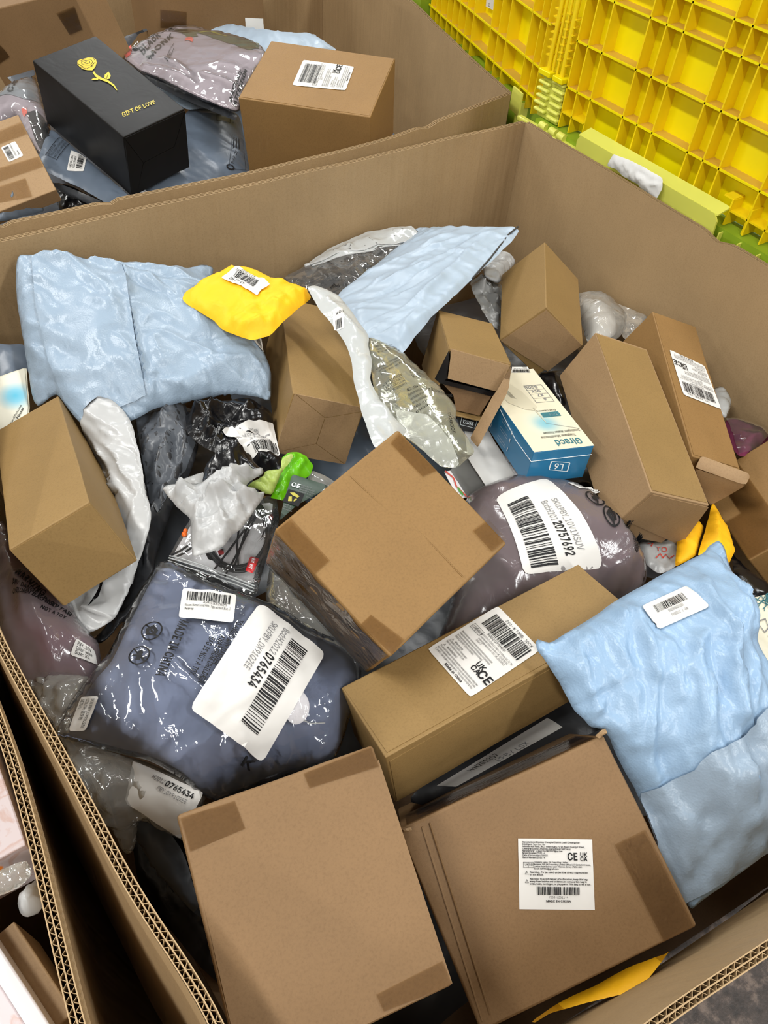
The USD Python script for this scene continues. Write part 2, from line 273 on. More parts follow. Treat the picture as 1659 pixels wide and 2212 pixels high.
# ------------------------------------------------------------------ pouches (bags, mailers, sheets)
class Pouch:
    """outline: (pixel x, pixel y, height) corners; a plane is fitted, the inside swells as a cushion and is creased."""
    def __init__(s, outline, puff=.02, back=.5, res=.006, crimp=(.0025, 60, .03), rough=(.004, 14, 1.0, 0), creases=(), bumps=(), seed=0, rnd=.16, pw=.6, wob=.0012, streaks=()):
        O = np.array([at(*p) if len(p) == 3 else p[0] for p in outline]); rg = np.random.default_rng(seed + 7)
        for _ in range(2 if rnd else 0): N = np.roll(O, -1, 0); O = np.stack([O * (1 - rnd) + N * rnd, O * rnd + N * (1 - rnd)], 1).reshape(-1, 3)
        N = np.roll(O, -1, 0); L = np.linalg.norm(N - O, axis=1); cum = np.concatenate([[0], np.cumsum(L)]); k = max(24, int(cum[-1] / res)); tt = np.linspace(0, cum[-1], k, endpoint=False)
        OO = np.vstack([O, O[:1]]); B = np.stack([np.interp(tt, cum, OO[:, i]) for i in range(3)], 1)
        c = B.mean(0); n = np.linalg.svd(B - c)[2][2]; n = n if n @ (CAM - c) > 0 else -n
        e1 = np.cross([0, 1, 0], n); e1 /= np.linalg.norm(e1); e2 = np.cross(n, e1); s.o, s.e1, s.e2, s.n = c, e1, e2, n
        q = np.stack([(B - c) @ e1, (B - c) @ e2], 1); hb = (B - c) @ n
        if wob: q = q + wob * (np.stack([fbm(np.c_[tt * 30, tt * 0 + seed, tt * 0], 2, 3), fbm(np.c_[tt * 30, tt * 0 + seed, tt * 0], 2, 9)], 1) - .5) * 2
        poly = sg.Polygon(q)
        if not poly.is_valid: poly = poly.buffer(0)
        lo, hi = q.min(0), q.max(0); gx, gy = np.meshgrid(np.arange(lo[0], hi[0], res), np.arange(lo[1], hi[1], res * .866)); gx = gx + (np.arange(gx.shape[0]) % 2)[:, None] * res / 2
        g = np.stack([gx.ravel(), gy.ravel()], 1) + rg.uniform(-.12, .12, (gx.size, 2)) * res
        g = g[shapely.contains_xy(poly, g[:, 0], g[:, 1])]; T = cKDTree(q); g = g[T.query(g)[0] > res * .6]
        P2 = np.vstack([q, g]); nb = len(q); D = Delaunay(P2); f = D.simplices; cc = P2[f].mean(1); f = f[shapely.contains_xy(poly, cc[:, 0], cc[:, 1])]
        e = P2[f[:, 1]] - P2[f[:, 0]]; h = P2[f[:, 2]] - P2[f[:, 0]]; cr = e[:, 0] * h[:, 1] - e[:, 1] * h[:, 0]; f = np.where((cr < 0)[:, None], f[:, ::-1], f); f = f[np.abs(cr) > 1e-12]
        n_ = len(P2); I = np.concatenate([f[:, 0], f[:, 1], f[:, 2]]); J = np.concatenate([f[:, 1], f[:, 2], f[:, 0]])
        A = sp.coo_matrix((np.ones(len(I)), (I, J)), (n_, n_)).tocsr(); A = ((A + A.T) > 0).astype(float); deg = np.asarray(A.sum(1)).ravel(); Lp = sp.diags(np.maximum(deg, 1)) - A
        ii = np.arange(nb, n_); lu = spl.splu(Lp[ii][:, ii].tocsc()); base = np.concatenate([hb, lu.solve(-(Lp[ii][:, :nb] @ hb))]); phi = np.concatenate([np.zeros(nb), lu.solve(np.ones(len(ii)))]); phi = np.maximum(phi / max(phi.max(), 1e-9), 0)
        dist, near = T.query(P2); sarc = tt[near]; p = phi ** pw
        hgt = base + puff * p; s.base = base; s.phi = p
        a, w, d = crimp[0], crimp[1], crimp[2]
        if a: hgt = hgt + a * (np.abs(fbm(np.c_[sarc * w, dist * 9 + seed, dist * 0], 2, seed) - .5) * 4 - .7) * np.exp(-dist / d) * np.clip(dist / (res * 2), .25, 1)
        a, sc, an, ang = rough
        if a:
            ca, sa = math.cos(ang), math.sin(ang); X = np.stack([(P2[:, 0] * ca + P2[:, 1] * sa) * sc / an, (-P2[:, 0] * sa + P2[:, 1] * ca) * sc, np.full(n_, seed * 1.7)], 1)
            X[:, :2] += (np.stack([noise(X * .9, 5 + seed), noise(X * .9, 6 + seed)], 1) - .5) * 1.2
            R = sum((1 - np.abs(2 * noise(X * 2 ** o, seed + 11 * o) - 1)) ** 2.5 * .55 ** o for o in range(3)); hgt = hgt + a * (R - .7) * np.clip(dist / (res * 3), .15, 1)
        for cz in creases:                            # (x0, y0), (x1, y1), width, height[, 'step']
            A_, B_ = s.to2(*cz[0]), s.to2(*cz[1]); dd = B_ - A_; Ln = np.linalg.norm(dd); dd = dd / Ln; r = P2 - A_; u = r @ dd; t_ = r @ np.array([-dd[1], dd[0]])
            t_ = t_ + .004 * (fbm(np.c_[u * 40, u * 0, u * 0 + len(creases)], 2, seed + 3) - .5) * 2
            fade = np.clip(u / (.18 * Ln), 0, 1) * np.clip((Ln - u) / (.18 * Ln), 0, 1); fade = fade * fade * (3 - 2 * fade)
            if len(cz) > 4: hgt = hgt + cz[3] * fade * np.where(t_ > 0, np.exp(-t_ / cz[2]), 0) * np.clip(dist / (res * 2), 0, 1)
            else: hgt = hgt + cz[3] * fade * np.exp(-np.abs(t_) / cz[2]) * np.clip(dist / (res * 2), .2, 1)
        for (cnt, a0, a1, slen, swid, samp, spread) in streaks:      # many short straight folds running along a0 -> a1
            dv = s.to2(*a1) - s.to2(*a0); th0 = math.atan2(dv[1], dv[0])
            for _ in range(cnt):
                c0 = P2[rg.integers(n_)]; th = th0 + rg.normal(0, spread); dd = np.array([math.cos(th), math.sin(th)]); Ln = slen * rg.uniform(.4, 1.3); r = P2 - c0; u = r @ dd / (Ln / 2); t_ = r @ np.array([-dd[1], dd[0]]) + .10 * Ln * rg.normal() * (u * u) * .5
                w = swid * rg.uniform(.5, 1.5); w2 = w * rg.uniform(.35, 3.0); am = samp * rg.uniform(.4, 1.2) * (1 if rg.random() < .7 else -1)
                k = np.abs(u) < 1; fa = np.where(k, (1 - u * u) ** 2, 0); hgt = hgt + am * fa * np.where(t_ > 0, np.exp(-np.abs(t_) / w), np.exp(-np.abs(t_) / w2)) * np.clip(dist / (res * 3), .1, 1)
        for (bx, by, br, ba) in bumps:
            r = np.linalg.norm(P2 - s.to2(bx, by), axis=1); hgt = hgt + ba * np.exp(-(r / br) ** 2)
        s.P2, s.f, s.nb, s.h = P2, f, nb, hgt
        s.hb2 = np.minimum(base - back * puff * p - .0006 * (np.arange(n_) >= nb), hgt - .0005 * (np.arange(n_) >= nb)); s.hb2[:nb] = hgt[:nb]
        s.it = None
    to2 = Plane.to2
    def P(s, h): return s.o + s.P2[:, :1] * s.e1 + s.P2[:, 1:] * s.e2 + h[:, None] * s.n
    def mesh(s):
        n_, nb = len(s.P2), s.nb; idx = np.concatenate([np.arange(nb), np.arange(n_, 2 * n_ - nb)]); v = np.vstack([s.P(s.h), s.P(s.hb2)[nb:]]); return v, np.vstack([s.f, idx[s.f][:, ::-1]])
    def lift(s, q, off=0.0):
        if s.it is None: s.it = LinearNDInterpolator(s.P2, s.h); s.kd = cKDTree(s.P2)
        q = np.asarray(q, float); h = s.it(q); bad = np.isnan(h)
        if bad.any(): h[bad] = s.h[s.kd.query(q[bad])[1]]
        return s.o + q[:, :1] * s.e1 + q[:, 1:2] * s.e2 + (h + off)[:, None] * s.n
    def patch(s, pxs, off=.001, dens=.006, thick=0):
        q = sg.Polygon([s.to2(*p) for p in pxs]).buffer(0); lo = q.bounds; gx, gy = np.meshgrid(np.arange(lo[0], lo[2], dens), np.arange(lo[1], lo[3], dens)); g = np.stack([gx.ravel(), gy.ravel()], 1)
        b = np.array(q.segmentize(dens).exterior.coords)[:-1]; g = g[shapely.contains_xy(q.buffer(-dens * .5), g[:, 0], g[:, 1])]; P2 = np.vstack([b, g]); f = Delaunay(P2).simplices; cc = P2[f].mean(1); f = f[shapely.contains_xy(q, cc[:, 0], cc[:, 1])]
        v = s.lift(P2, off); a, b_, c = (v[f[:, k]] for k in range(3)); nn = np.cross(b_ - a, c - a) @ s.n; return v, np.where((nn < 0)[:, None], f[:, ::-1], f)
def base_of(v): v = np.asarray(v); c = (v.min(0) + v.max(0)) / 2; c[2] = v[:, 2].min(); return c
def bag(name, lab, cat, pouch, matn, bodyname='body', group=None):
    v, f = pouch.mesh(); t = thing(name, lab, cat, base_of(v), group); part(t, bodyname, (v, f), MT[matn], smooth=50); t.p = pouch; return t

# ------------------------------------------------------------------ cartons
POSE = {
 'black': [[0.2415, 0.1362, -1.2843], [0.3194, 1.5746, 0.9587], [0.24, 0.1315, 0.1216]],
 'farlabel': [[0.1643, -0.081, -0.7993], [0.617, 1.3422, 0.9035], [0.2393, 0.1922, 0.1464]],
 'flosser': [[-0.1463, 0.0075, -1.8535], [0.6848, 0.6973, 0.782], [0.2047, 0.097, 0.0588]],
 'backright': [[-0.3596, 0.7948, -2.1557], [0.8825, 0.8846, 0.8599], [0.1949, 0.0961, 0.0939]],
 'center': [[0.3724, 0.2163, -1.3034], [0.2179, 0.5072, 0.8828], [0.1734, 0.1831, 0.1193]],
 'mid': [[-0.0846, -0.234, -1.6386], [0.2312, 0.3234, 0.7504], [0.1006, 0.3232, 0.0922]],
 'bl': [[0.267, 0.2707, -1.7371], [0.0184, 0.3082, 0.8224], [0.2041, 0.1792, 0.12]],
 'br': [[0.5112, 0.0689, -1.6946], [0.2535, 0.2508, 0.6492], [0.1911, 0.227, 0.1967]],
 'big': [[-0.1161, 0.4148, -2.0182], [0.8026, 0.6343, 0.8394], [0.3004, 0.0986, 0.0956]],
 'left': [[-0.017, -0.4825, -1.6241], [0.0404, 0.8577, 0.7882], [0.3078, 0.0927, 0.0924]],
 'under': [[-0.352, 0.1878, -1.994], [0.4554, 0.9776, 0.7879], [0.3045, 0.1014, 0.098]],
 'open': [[-0.443, 0.0184, -2.1433], [0.6823, 0.8337, 0.7674], [0.1947, 0.0966, 0.1]],
 'long': [[-0.0188, 0.4665, -2.0529], [0.955, 0.6542, 0.8271], [0.2837, 0.0901, 0.09]],
 'redge': [[0.3372, -0.8405, -1.8913], [0.9419, 0.346, 0.7059], [0.1697, 0.2145, 0.1]],
 'farleft': [[0.6123, 0.25, -1.5539], [0.0628, 1.4749, 0.9651], [0.1454, 0.2, 0.0348]],
 'topleft': [[1.9524, 0.3267, -1.564], [0.4456, 2.0677, 1.0569], [0.1411, 0.3039, 0.2]],
}
for key, k in (('farlabel', 1.04), ('redge', 1.05), ('flosser', .97), ('open', .95), ('bl', .95)):
    rv, t0, d = POSE[key]; POSE[key] = [rv, list(CAM + k * (np.array(t0) - CAM)), [k * x for x in d]]
def thin(key, b=None, c=None):                      # shorten a hidden side, the visible faces stay where they are
    rv, t0, d = POSE[key]; R = Rot.from_rotvec(rv).as_matrix()
    if c: t0 = list(np.array(t0) + R[:, 2] * (d[2] - c)); d = [d[0], d[1], c]
    if b: d = [d[0], b, d[2]]
    POSE[key] = [rv, t0, d]
thin('redge', b=.155); thin('topleft', c=.08)
_sph = trimesh.creation.icosphere(1, 1.0).vertices
def round_box(d, r=.0016, bulge=.0008, seed=0, lo=None):
    lo = np.zeros(3) if lo is None else np.asarray(lo, float); hi = lo + np.asarray(d, float); pts = []
    for k in np.ndindex(2, 2, 2): c = np.where(np.array(k) > 0, hi - r, lo + r); pts.append(c + _sph * r)
    m = manifold3d.Manifold.hull_points(np.vstack(pts)).refine_to_length(max(max(d) / 14, .008)); q = m.to_mesh(); v, f = np.array(q.vert_properties[:, :3], float), np.array(q.tri_verts)
    if bulge: v = v + bulge * (np.stack([fbm(v * 11 + seed * 3.1, 2, 1 + i) for i in range(3)], 1) - .5) * 2
    return v, f
class Carton:
    def __init__(s, key, name, lab, matn, group=None, r=.0016, body=True, pose=None, cat='box', bulge=.0008):
        rv, t0, d = pose or POSE[key]; s.R = Rot.from_rotvec(rv).as_matrix() if np.ndim(rv) == 1 else np.asarray(rv); s.t0, s.d = np.array(t0), np.array(d); C = np.array([s.pt(*k) for k in np.ndindex(2, 2, 2)]); s.mat = matn
        s.t = thing(name, lab, cat, base_of(C), group); s.seed = sum(map(ord, key))
        if body: part(s.t, 'body', s.world(*round_box(s.d, r, bulge, s.seed)), MT[matn], smooth=35)
    def world(s, v, f): return s.t0 + np.asarray(v) @ s.R.T, f
    def pt(s, a, b, c): return s.t0 + s.R @ (np.array([a, b, c]) * s.d)
    def face(s, k):
        i = 'abc'.index(k[1]); n = s.R[:, i] * (1 if k[0] == '+' else -1); o = s.t0 + (s.R[:, i] * s.d[i] if k[0] == '+' else 0); e1 = s.R[:, (i + 1) % 3]; return Plane(o, e1, np.cross(n, e1), n)
    def plate(s, k, pxs, name='flap', matn=None, th=.0012, gap=.0006, local=None, lift=0.0):
        P = s.face(k); q = sg.Polygon([P.to2(*p) for p in pxs] if local is None else local).buffer(-gap, join_style=2)
        if q.is_empty: return
        m = trimesh.creation.extrude_polygon(q if q.geom_type == 'Polygon' else max(q.geoms, key=lambda g: g.area), th, engine='earcut'); v = P.o + m.vertices[:, :1] * P.e1 + m.vertices[:, 1:2] * P.e2 + (m.vertices[:, 2:] + lift - .0002) * P.n
        f = m.faces if np.linalg.det(np.stack([P.e1, P.e2, P.n])) > 0 else m.faces[:, ::-1]; part(s.t, name, (v, f), MT[matn or s.mat], smooth=False)
    def uvquad(s, k, u0, v0, u1, v1):                # fractions of the face in its own axes, as 2-d corners
        P = s.face(k); i = 'abc'.index(k[1]); d1, d2 = s.d[(i + 1) % 3], s.d[(i + 2) % 3]; g = 1 if k[0] == '+' else -1
        return P, [(u0 * d1, g * v0 * d2), (u1 * d1, g * v0 * d2), (u1 * d1, g * v1 * d2), (u0 * d1, g * v1 * d2)]
    def strip(s, quads, name='tape', matn='tape_brown', off=.0012, n=9):
        ms = []
        for k, q in quads:
            P = s.face(k) if isinstance(k, str) else k; sh = Sheet(P, q); v, f = sh.paper(off, 0, n, n); w = fbm(v * 60, 2, 4)[:, None] - .5; ms.append((v + w * .0012 * P.n, f))
        part(s.t, name, join(ms), MT[matn], smooth=50)
def tube(pts, r, n=8, closed=False):
    p = np.asarray(pts, float); t = np.gradient(p, axis=0)
    if closed: t = np.roll(p, -1, 0) - np.roll(p, 1, 0)
    t /= np.linalg.norm(t, axis=1, keepdims=True); a = np.array([0, 0, 1.0]) if abs(t[0, 2]) < .9 else np.array([1.0, 0, 0]); vs = []
    for i in range(len(p)):
        a = a - t[i] * (a @ t[i]); a /= np.linalg.norm(a); b = np.cross(t[i], a); th = np.arange(n) * 2 * np.pi / n; rr = r if np.ndim(r) == 0 else r[i]; vs.append(p[i] + rr * (np.cos(th)[:, None] * a + np.sin(th)[:, None] * b))
    v = np.vstack(vs); f = []; m = len(p)
    for i in range(m if closed else m - 1):
        j = (i + 1) % m
        for k in range(n): l = (k + 1) % n; f += [(i * n + k, i * n + l, j * n + l), (i * n + k, j * n + l, j * n + k)]
    if not closed:
        for k in range(1, n - 1): f += [(0, k + 1, k), ((m - 1) * n, (m - 1) * n + k, (m - 1) * n + k + 1)]
    return v, np.array(f)
def boxmesh(lo, hi): m = trimesh.creation.box(bounds=[lo, hi]); return m.vertices, m.faces

# ------------------------------------------------------------------ the place: warehouse room
X0, X1, Y0, Y1, ZC = -9.0, 10.0, -9.0, 9.0, 5.0
def setting(name, lo, hi, m):
    v, f = boxmesh(lo, hi); path = numbered('/World', name); g = usdkit.mesh(stage, path, (v, f), MT[m]); g.GetPrim().SetCustomDataByKey('kind', 'structure')
setting('floor', (X0, Y0, -.1), (X1, Y1, 0), 'speckled_floor'); setting('ceiling', (X0, Y0, ZC), (X1, Y1, ZC + .1), 'concrete_wall')
setting('wall_back', (X0, Y1, 0), (X1, Y1 + .1, ZC), 'concrete_wall'); setting('wall_front', (X0, Y0 - .1, 0), (X1, Y0, ZC), 'concrete_wall')
setting('wall_left', (X0 - .1, Y0, 0), (X0, Y1, ZC), 'concrete_wall'); setting('wall_right', (X1, Y0, 0), (X1 + .1, Y1, ZC), 'concrete_wall')

# ------------------------------------------------------------------ pallet bins
def resample(pts, step):
    p = np.asarray(pts, float); L = np.concatenate([[0], np.cumsum(np.linalg.norm(np.diff(p, axis=0), axis=1))]); t = np.linspace(0, L[-1], max(3, int(L[-1] / step))); q = np.stack([np.interp(t, L, p[:, i]) for i in range(2)], 1)
    if len(p) > 2:
        k = max(1, int(.05 / step))
        for i in range(2): pad = np.pad(q[:, i], k, mode='reflect', reflect_type='odd'); q[:, i] = np.convolve(pad, np.ones(2 * k + 1) / (2 * k + 1), 'valid')
    return t, q
def bin_side(t, pts, out, z0=.03, z1=1.0, lean=0.0, seed=0, th=.009, nick=()):
    tt, q = resample(pts, .012); n_ = len(tt)
    def nrm(q): d = np.gradient(q, axis=0); d /= np.linalg.norm(d, axis=1, keepdims=True); n = np.stack([-d[:, 1], d[:, 0]], 1); return n * (1 if n.mean(0) @ np.array(out) > 0 else -1)
    def rim(s): return z1 + .006 * (fbm(np.c_[s * 5, s * 0, s * 0 + seed], 2, seed) - .5) - sum(dp * np.exp(-((s - c) / w) ** 2) for c, w, dp in nick)
    def sheet(qx, s, off, za, zb_pad, rows=14):
        N = nrm(qx); zt = rim(s) - zb_pad; vs = []
        for k in range(rows):
            z = za + (zt - za) * (k / (rows - 1)); dz = np.maximum(z1 - z, 0); b = lean * np.minimum(dz, .3) * np.exp(-dz * .4)
            bow = .006 * (fbm(np.c_[s * 7, z * 3, s * 0 + seed], 2, seed + 5) - .5) * np.clip(dz * 6, 0, 1)
            p = qx + N * (off + b + bow)[:, None]; vs.append(np.c_[p, z])
        return np.vstack(vs), rows
    def quads(n, rows, flip): i = np.arange(n * rows).reshape(rows, n); a, b, c, d = i[:-1, :-1].ravel(), i[:-1, 1:].ravel(), i[1:, 1:].ravel(), i[1:, :-1].ravel(); f = np.vstack([np.stack([a, b, c], 1), np.stack([a, c, d], 1)]); return f[:, ::-1] if flip else f
    dirn = (pts[-1][0] - pts[0][0], pts[-1][1] - pts[0][1]); flip = (-dirn[1] * out[0] + dirn[0] * out[1]) > 0     # sheet's own facing is to the right of travel
    ms = []
    for off, fl in ((0, flip), (th, not flip)):
        v, r = sheet(q, tt, off, z0, 0.0); ms.append((v, quads(n_, r, fl)))
        v, r = sheet(q, tt, off + (.0008 if off == 0 else -.0008), z1 - .05, 0.0, 4); ms.append((v, quads(n_, r, not fl)))
    v, r = sheet(q, tt, th / 2, z1 - .05, 0.0005, 4); ms.append((v, quads(n_, r, flip)))
    # rims of the three liners and a recessed cap
    for off, w in ((0, .0009), (th / 2 - .0005, .001), (th - .0009, .0009)):
        N = nrm(q); z = rim(tt); dz = z1 - z; a = np.c_[q + N * off, z]; b = np.c_[q + N * (off + w), z]; ms.append((np.vstack([a, b]), quads(n_, 2, not flip)))
    N = nrm(q); z = rim(tt) - .022; ms.append((np.vstack([np.c_[q + N * .0005, z], np.c_[q + N * (th - .0005), z]]), quads(n_, 2, not flip)))
    path = part(t, 'side_panel', join(ms), MT['bin_board'], smooth=25)
    t2, q2 = resample(pts, .00095); N2 = nrm(q2); fl = []
    for o, per, ph in ((th * .25, .0078, 0), (th * .75, .0062, 1.0)):
        w = (th * .25 - .0006) * np.sin(2 * np.pi * t2 / per + ph); zt = rim(t2) - .0008
        ms_ = [np.c_[q2 + N2 * (o + w)[:, None], zt], np.c_[q2 + N2 * (o + w)[:, None], zt - .02]]; fl.append((np.vstack(ms_), quads(len(t2), 2, False)))
        ms_ = [np.c_[q2 + N2 * (o + w + .0005)[:, None], zt], np.c_[q2 + N2 * (o + w)[:, None], zt]]; fl.append((np.vstack(ms_), quads(len(t2), 2, not flip)))
    part(t, 'fluting', join(fl), MT['flute_paper'], smooth=True, under=path, kind='stuff')
def bin_floor(t, pts, z=.03): 
    m = trimesh.creation.extrude_polygon(sg.Polygon(pts), .008, engine='earcut'); m.apply_translation([0, 0, z]); part(t, 'bottom', m, MT['kraft_dark'], smooth=False)

t = thing('pallet_bin', 'large open corrugated cardboard bin in the middle, heaped with parcels', 'cardboard bin', (.5, .5, .03))
BL_, BR_ = (.02, 1.115), (1.094, 1.115)
bin_side(t, [BL_, (.5, 1.115), BR_], (0, 1), seed=1)
bin_side(t, [BR_, (1.095, .8), (1.095, .5), (1.10, -.13)], (1, 0), seed=2, nick=((.475, .018, .008), (.07, .006, .004)))
bin_side(t, [BL_, (-.03, .85), (-.055, .5), (-.050, .44), (-.0437, .374), (-.0368, .3086), (-.0321, .2447), (-.0268, .19), (-.018, .151), (-.0102, .113), (-.012, .07), (-.022, .02), (-.036, -.03)], (-1, 0), lean=.13, seed=3)
bin_side(t, [(-.036, -.03), (.12, -.044), (.221, -.046), (.337, -.06), (.6, -.09), (1.10, -.13)], (0, -1), seed=4, lean=-.085)
bin_floor(t, [(.01, 1.11), (1.09, 1.11), (1.09, -.11), (-.005, .0), (-.05, .3), (-.08, .6)])
t = thing('pallet_bin', 'open corrugated cardboard bin behind, with a black rose gift box on its parcels', 'cardboard bin', (.6, 1.7, .03))
FR = (1.157, 1.246)
bin_side(t, [(-.08, 1.18), (.137, 1.176), (.54, 1.158), (.82, 1.175), FR], (0, -1), seed=5, nick=((.375, .008, .006), (1.0, .02, .006), (.22, .006, .004)))
bin_side(t, [FR, (1.205, 1.46), (1.285, 1.76), (1.35, 2.1), (1.37, 2.36)], (1, 0), seed=6)
bin_side(t, [(1.37, 2.36), (.6, 2.34), (-.1, 2.3)], (0, 1), z1=1.08, seed=7); bin_side(t, [(-.1, 2.3), (-.1, 1.7), (-.08, 1.18)], (-1, 0), seed=8)
bin_floor(t, [(-.08, 1.19), (1.14, 1.26), (1.34, 2.34), (-.08, 2.28)])
t = thing('pallet_bin', 'open corrugated cardboard bin at the left edge holding white orange-flecked boxes', 'cardboard bin', (-.6, .3, .03))
bin_side(t, [(-.075, 1.0), (-.084, .5), (-.0815, .368), (-.0824, .32), (-.0865, .278), (-.0888, .237), (-.0928, .201), (-.0971, .156), (-.11, -.3)], (1, 0), seed=9, lean=-.10)
bin_side(t, [(-.075, 1.0), (-.6, 1.0), (-1.15, 1.0)], (0, 1), seed=10); bin_side(t, [(-1.15, 1.0), (-1.17, .3), (-1.15, -.3)], (-1, 0), seed=11); bin_side(t, [(-1.15, -.3), (-.6, -.31), (-.11, -.3)], (0, -1), seed=12)
bin_floor(t, [(-.08, .99), (-1.14, .99), (-1.14, -.29), (-.12, -.29)])

# ------------------------------------------------------------------ yellow folding crates on a lime base
def crate_panel(t, o, e, nrm, s0, s1, cols, rows, z0, z1, dep=.028):
    e, nrm = np.array([*e, 0]), np.array([*nrm, 0]); o = np.array([*o, 0.])
    def blk(a0, a1, b0, b1, c0, c1): # along, depth (into the crate), z
        v, f = boxmesh((a0, b0, c0), (a1, b1, c1)); return o + v[:, :1] * e - v[:, 1:2] * nrm + v[:, 2:] * [0, 0, 1], f if np.linalg.det(np.stack([e, -nrm, [0, 0, 1]])) > 0 else f[:, ::-1]
    part(t, 'back_sheet', blk(s0, s1, dep, dep + .005, z0, z1), MT['crate_yellow'], smooth=False)
    for i, c in enumerate(cols): part(t, 'vertical_rib', blk(c - .0013, c + .0013, 0, dep, z0, z1), MT['crate_amber'], smooth=False)
    for r in rows: hp = part(t, 'horizontal_rib', blk(s0, s1, .003, dep, r - .0012, r + .0012), MT['crate_tan'], smooth=False); part(t, 'rib_edge', blk(s0, s1, .0, .003, r - .0016, r + .0016), MT['crate_yellow'], smooth=False, under=hp)  # ribs a browner, duller yellow than their front edge
    return blk
ROWS = [1.043, 1.123, 1.203, 1.245, 1.325, 1.405, 1.485]
t = thing('folding_crate', 'bright yellow ribbed plastic crate on a lime base behind the main bin', 'plastic crate', (1.3, .6, 0))
cols = [1.129, 1.10, 1.063, .977, .94, .903, .819, .784, .749, .663, .626, .589, .505, .47, .435, .35, .31]
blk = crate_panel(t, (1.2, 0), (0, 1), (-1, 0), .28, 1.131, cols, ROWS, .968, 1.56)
for a0, a1, z in ((1.063, 1.129, .998), (.62, .70, .993), (.70, .72, 1.012)): part(t, 'horizontal_rib', blk(a0, a1, 0, .028, z - .0015, z + .0015), MT['crate_amber'], smooth=False)
for y in (.70, .66): part(t, 'vertical_rib', blk(y - .0015, y + .0015, -.002, .028, .968, 1.012), MT['crate_amber'], smooth=False)
for y, r in ((1.187, .0045), (1.1745, .0028), (1.1625, .0028), (1.1475, .005)): part(t, 'hinge_rod', tube([(1.2, y, 1.052), (1.2, y, 1.3), (1.2, y, 1.56)], r, 10), MT['crate_amber'], smooth=60)
for k in range(7):
    z = 1.075 + k * .013
    for y in (1.139, 1.158, 1.19): part(t, 'hinge_clip', boxmesh((1.197, y, z + .004 * (y > 1.15)), (1.215, y + .010, z + .0022 + .004 * (y > 1.15))), MT['crate_amber'], smooth=False)
for y0, y1 in ((1.134, 1.162), (1.17, 1.203)): part(t, 'rod_seat', round_box((.03, y1 - y0, .010), .002, 0, lo=(1.188, y0, 1.046)), MT['crate_yellow'], smooth=35)
lb = part(t, 'latch_block', round_box((.02, .062, .085), .003, 0, lo=(1.203, 1.137, .966)), MT['crate_lime'], smooth=35)
for k in range(6):
    z = .974 + k * .0128
    for y0 in (1.132, 1.172): part(t, 'latch_rib', round_box((.012, .032, .0062), .0028, 0, lo=(1.194, y0 + .002 * (k % 2), z + .003 * (y0 > 1.15))), MT['crate_lime'], smooth=35, under=lb)
part(t, 'end_sheet', boxmesh((1.228, 1.131, .968), (1.235, 1.2, 1.56)), MT['crate_yellow'], smooth=False)
# lime base with its turned-out lip
base = part(t, 'base_tray', join([boxmesh((1.19, .25, .2), (1.235, 1.185, .966)), boxmesh((1.2, .25, 0), (1.235, .33, .2)), boxmesh((1.2, 1.10, 0), (1.235, 1.18, .2)), boxmesh((1.2, .68, 0), (1.235, .76, .2))]), MT['crate_green'], smooth=False)
lipP = sg.Polygon([(.698, .955), (.698, .980), (.706, .992), (1.038, .992), (1.046, .980), (1.046, .955)]); m = trimesh.creation.extrude_polygon(lipP, .004, engine='earcut'); q = m.vertices
part(t, 'lip', (np.c_[1.170 + q[:, 2] - (q[:, 1] - .992) * .12, q[:, 0], q[:, 1]], m.faces), MT['crate_lime'], smooth=False)
part(t, 'lip_top', (lambda v, f: (v + np.c_[v[:, 2] * 0, v[:, 2] * 0, (v[:, 0] - 1.171) * .25], f))(*boxmesh((1.172, .70, .989), (1.2, 1.044, .992))), MT['crate_lime'], smooth=False)
for y in (1.03, .99, .90, .83, .79, .74, .69, .65, .61, .57, .53): part(t, 'gusset', boxmesh((1.172 if y > .72 else 1.18, y - .0012, .80), (1.19, y + .0012, .962)), MT['crate_lime'], smooth=False)
for y in (1.10, 1.125, 1.155): part(t, 'hinge_knuckle', tube([(1.186, y - .009, .962), (1.186, y, .962), (1.186, y + .009, .962)], .008, 12), MT['crate_lime'], smooth=50)
part(t, 'hinge_bar', round_box((.014, .20, .010), .003, 0, lo=(1.178, 1.03, .948)), MT['crate_lime'], smooth=35)
for y in (.745, 1.0): part(t, 'sprue_tag', tube([(1.17, y, .962), (1.166, y - .004, .95), (1.168, y - .012, .944)], .0013, 6), MT['crate_lime'], smooth=50)
# left crate, set at an angle
t = thing('folding_crate', 'yellow ribbed plastic crate at an angle behind the rear bin', 'plastic crate', (1.4, 1.6, 0))
e = np.array([.2427, .9701]); nn = np.array([-.9701, .2427]); o2 = np.array([1.2, 1.17]) - nn * .0
c2 = [.061, .089, .127, .219, .26, .299, .392, .43, .47, .506, .54, .58, .61, .645]
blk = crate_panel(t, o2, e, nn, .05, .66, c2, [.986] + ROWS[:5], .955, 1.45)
part(t, 'base_tray', join([blk(.09, .9, .01, .05, .2, .955), blk(.12, .2, .01, .05, 0, .2), blk(.6, .7, .01, .05, 0, .2)]), MT['crate_green'], smooth=False)
part(t, 'corner_lip', blk(.075, .118, -.02, -.016, .945, .99), MT['crate_lime'], smooth=False); part(t, 'gusset', blk(.09, .093, -.018, .01, .88, .965), MT['crate_lime'], smooth=False)
part(t, 'end_block', blk(.665, .75, -.02, .05, .90, 1.06), MT['crate_green'], smooth=False)
def pl2(o, e, n): return Plane(np.array([*o, 1.0]), np.array([*e, 0]), np.array([0, 0, 1.0]), np.array([*n, 0]))
cp = pl2(o2 - nn * .02, e, nn)
s = Sheet(cp, [(1052, -8), (1068, -4), (1066, 22), (1050, 14)]); pth = part(t, 'label', s.paper(.0008, 0, 4, 4), MT['white_paper']); s.text(.3, .85, .3, '21'); s.print(t, under=pth)
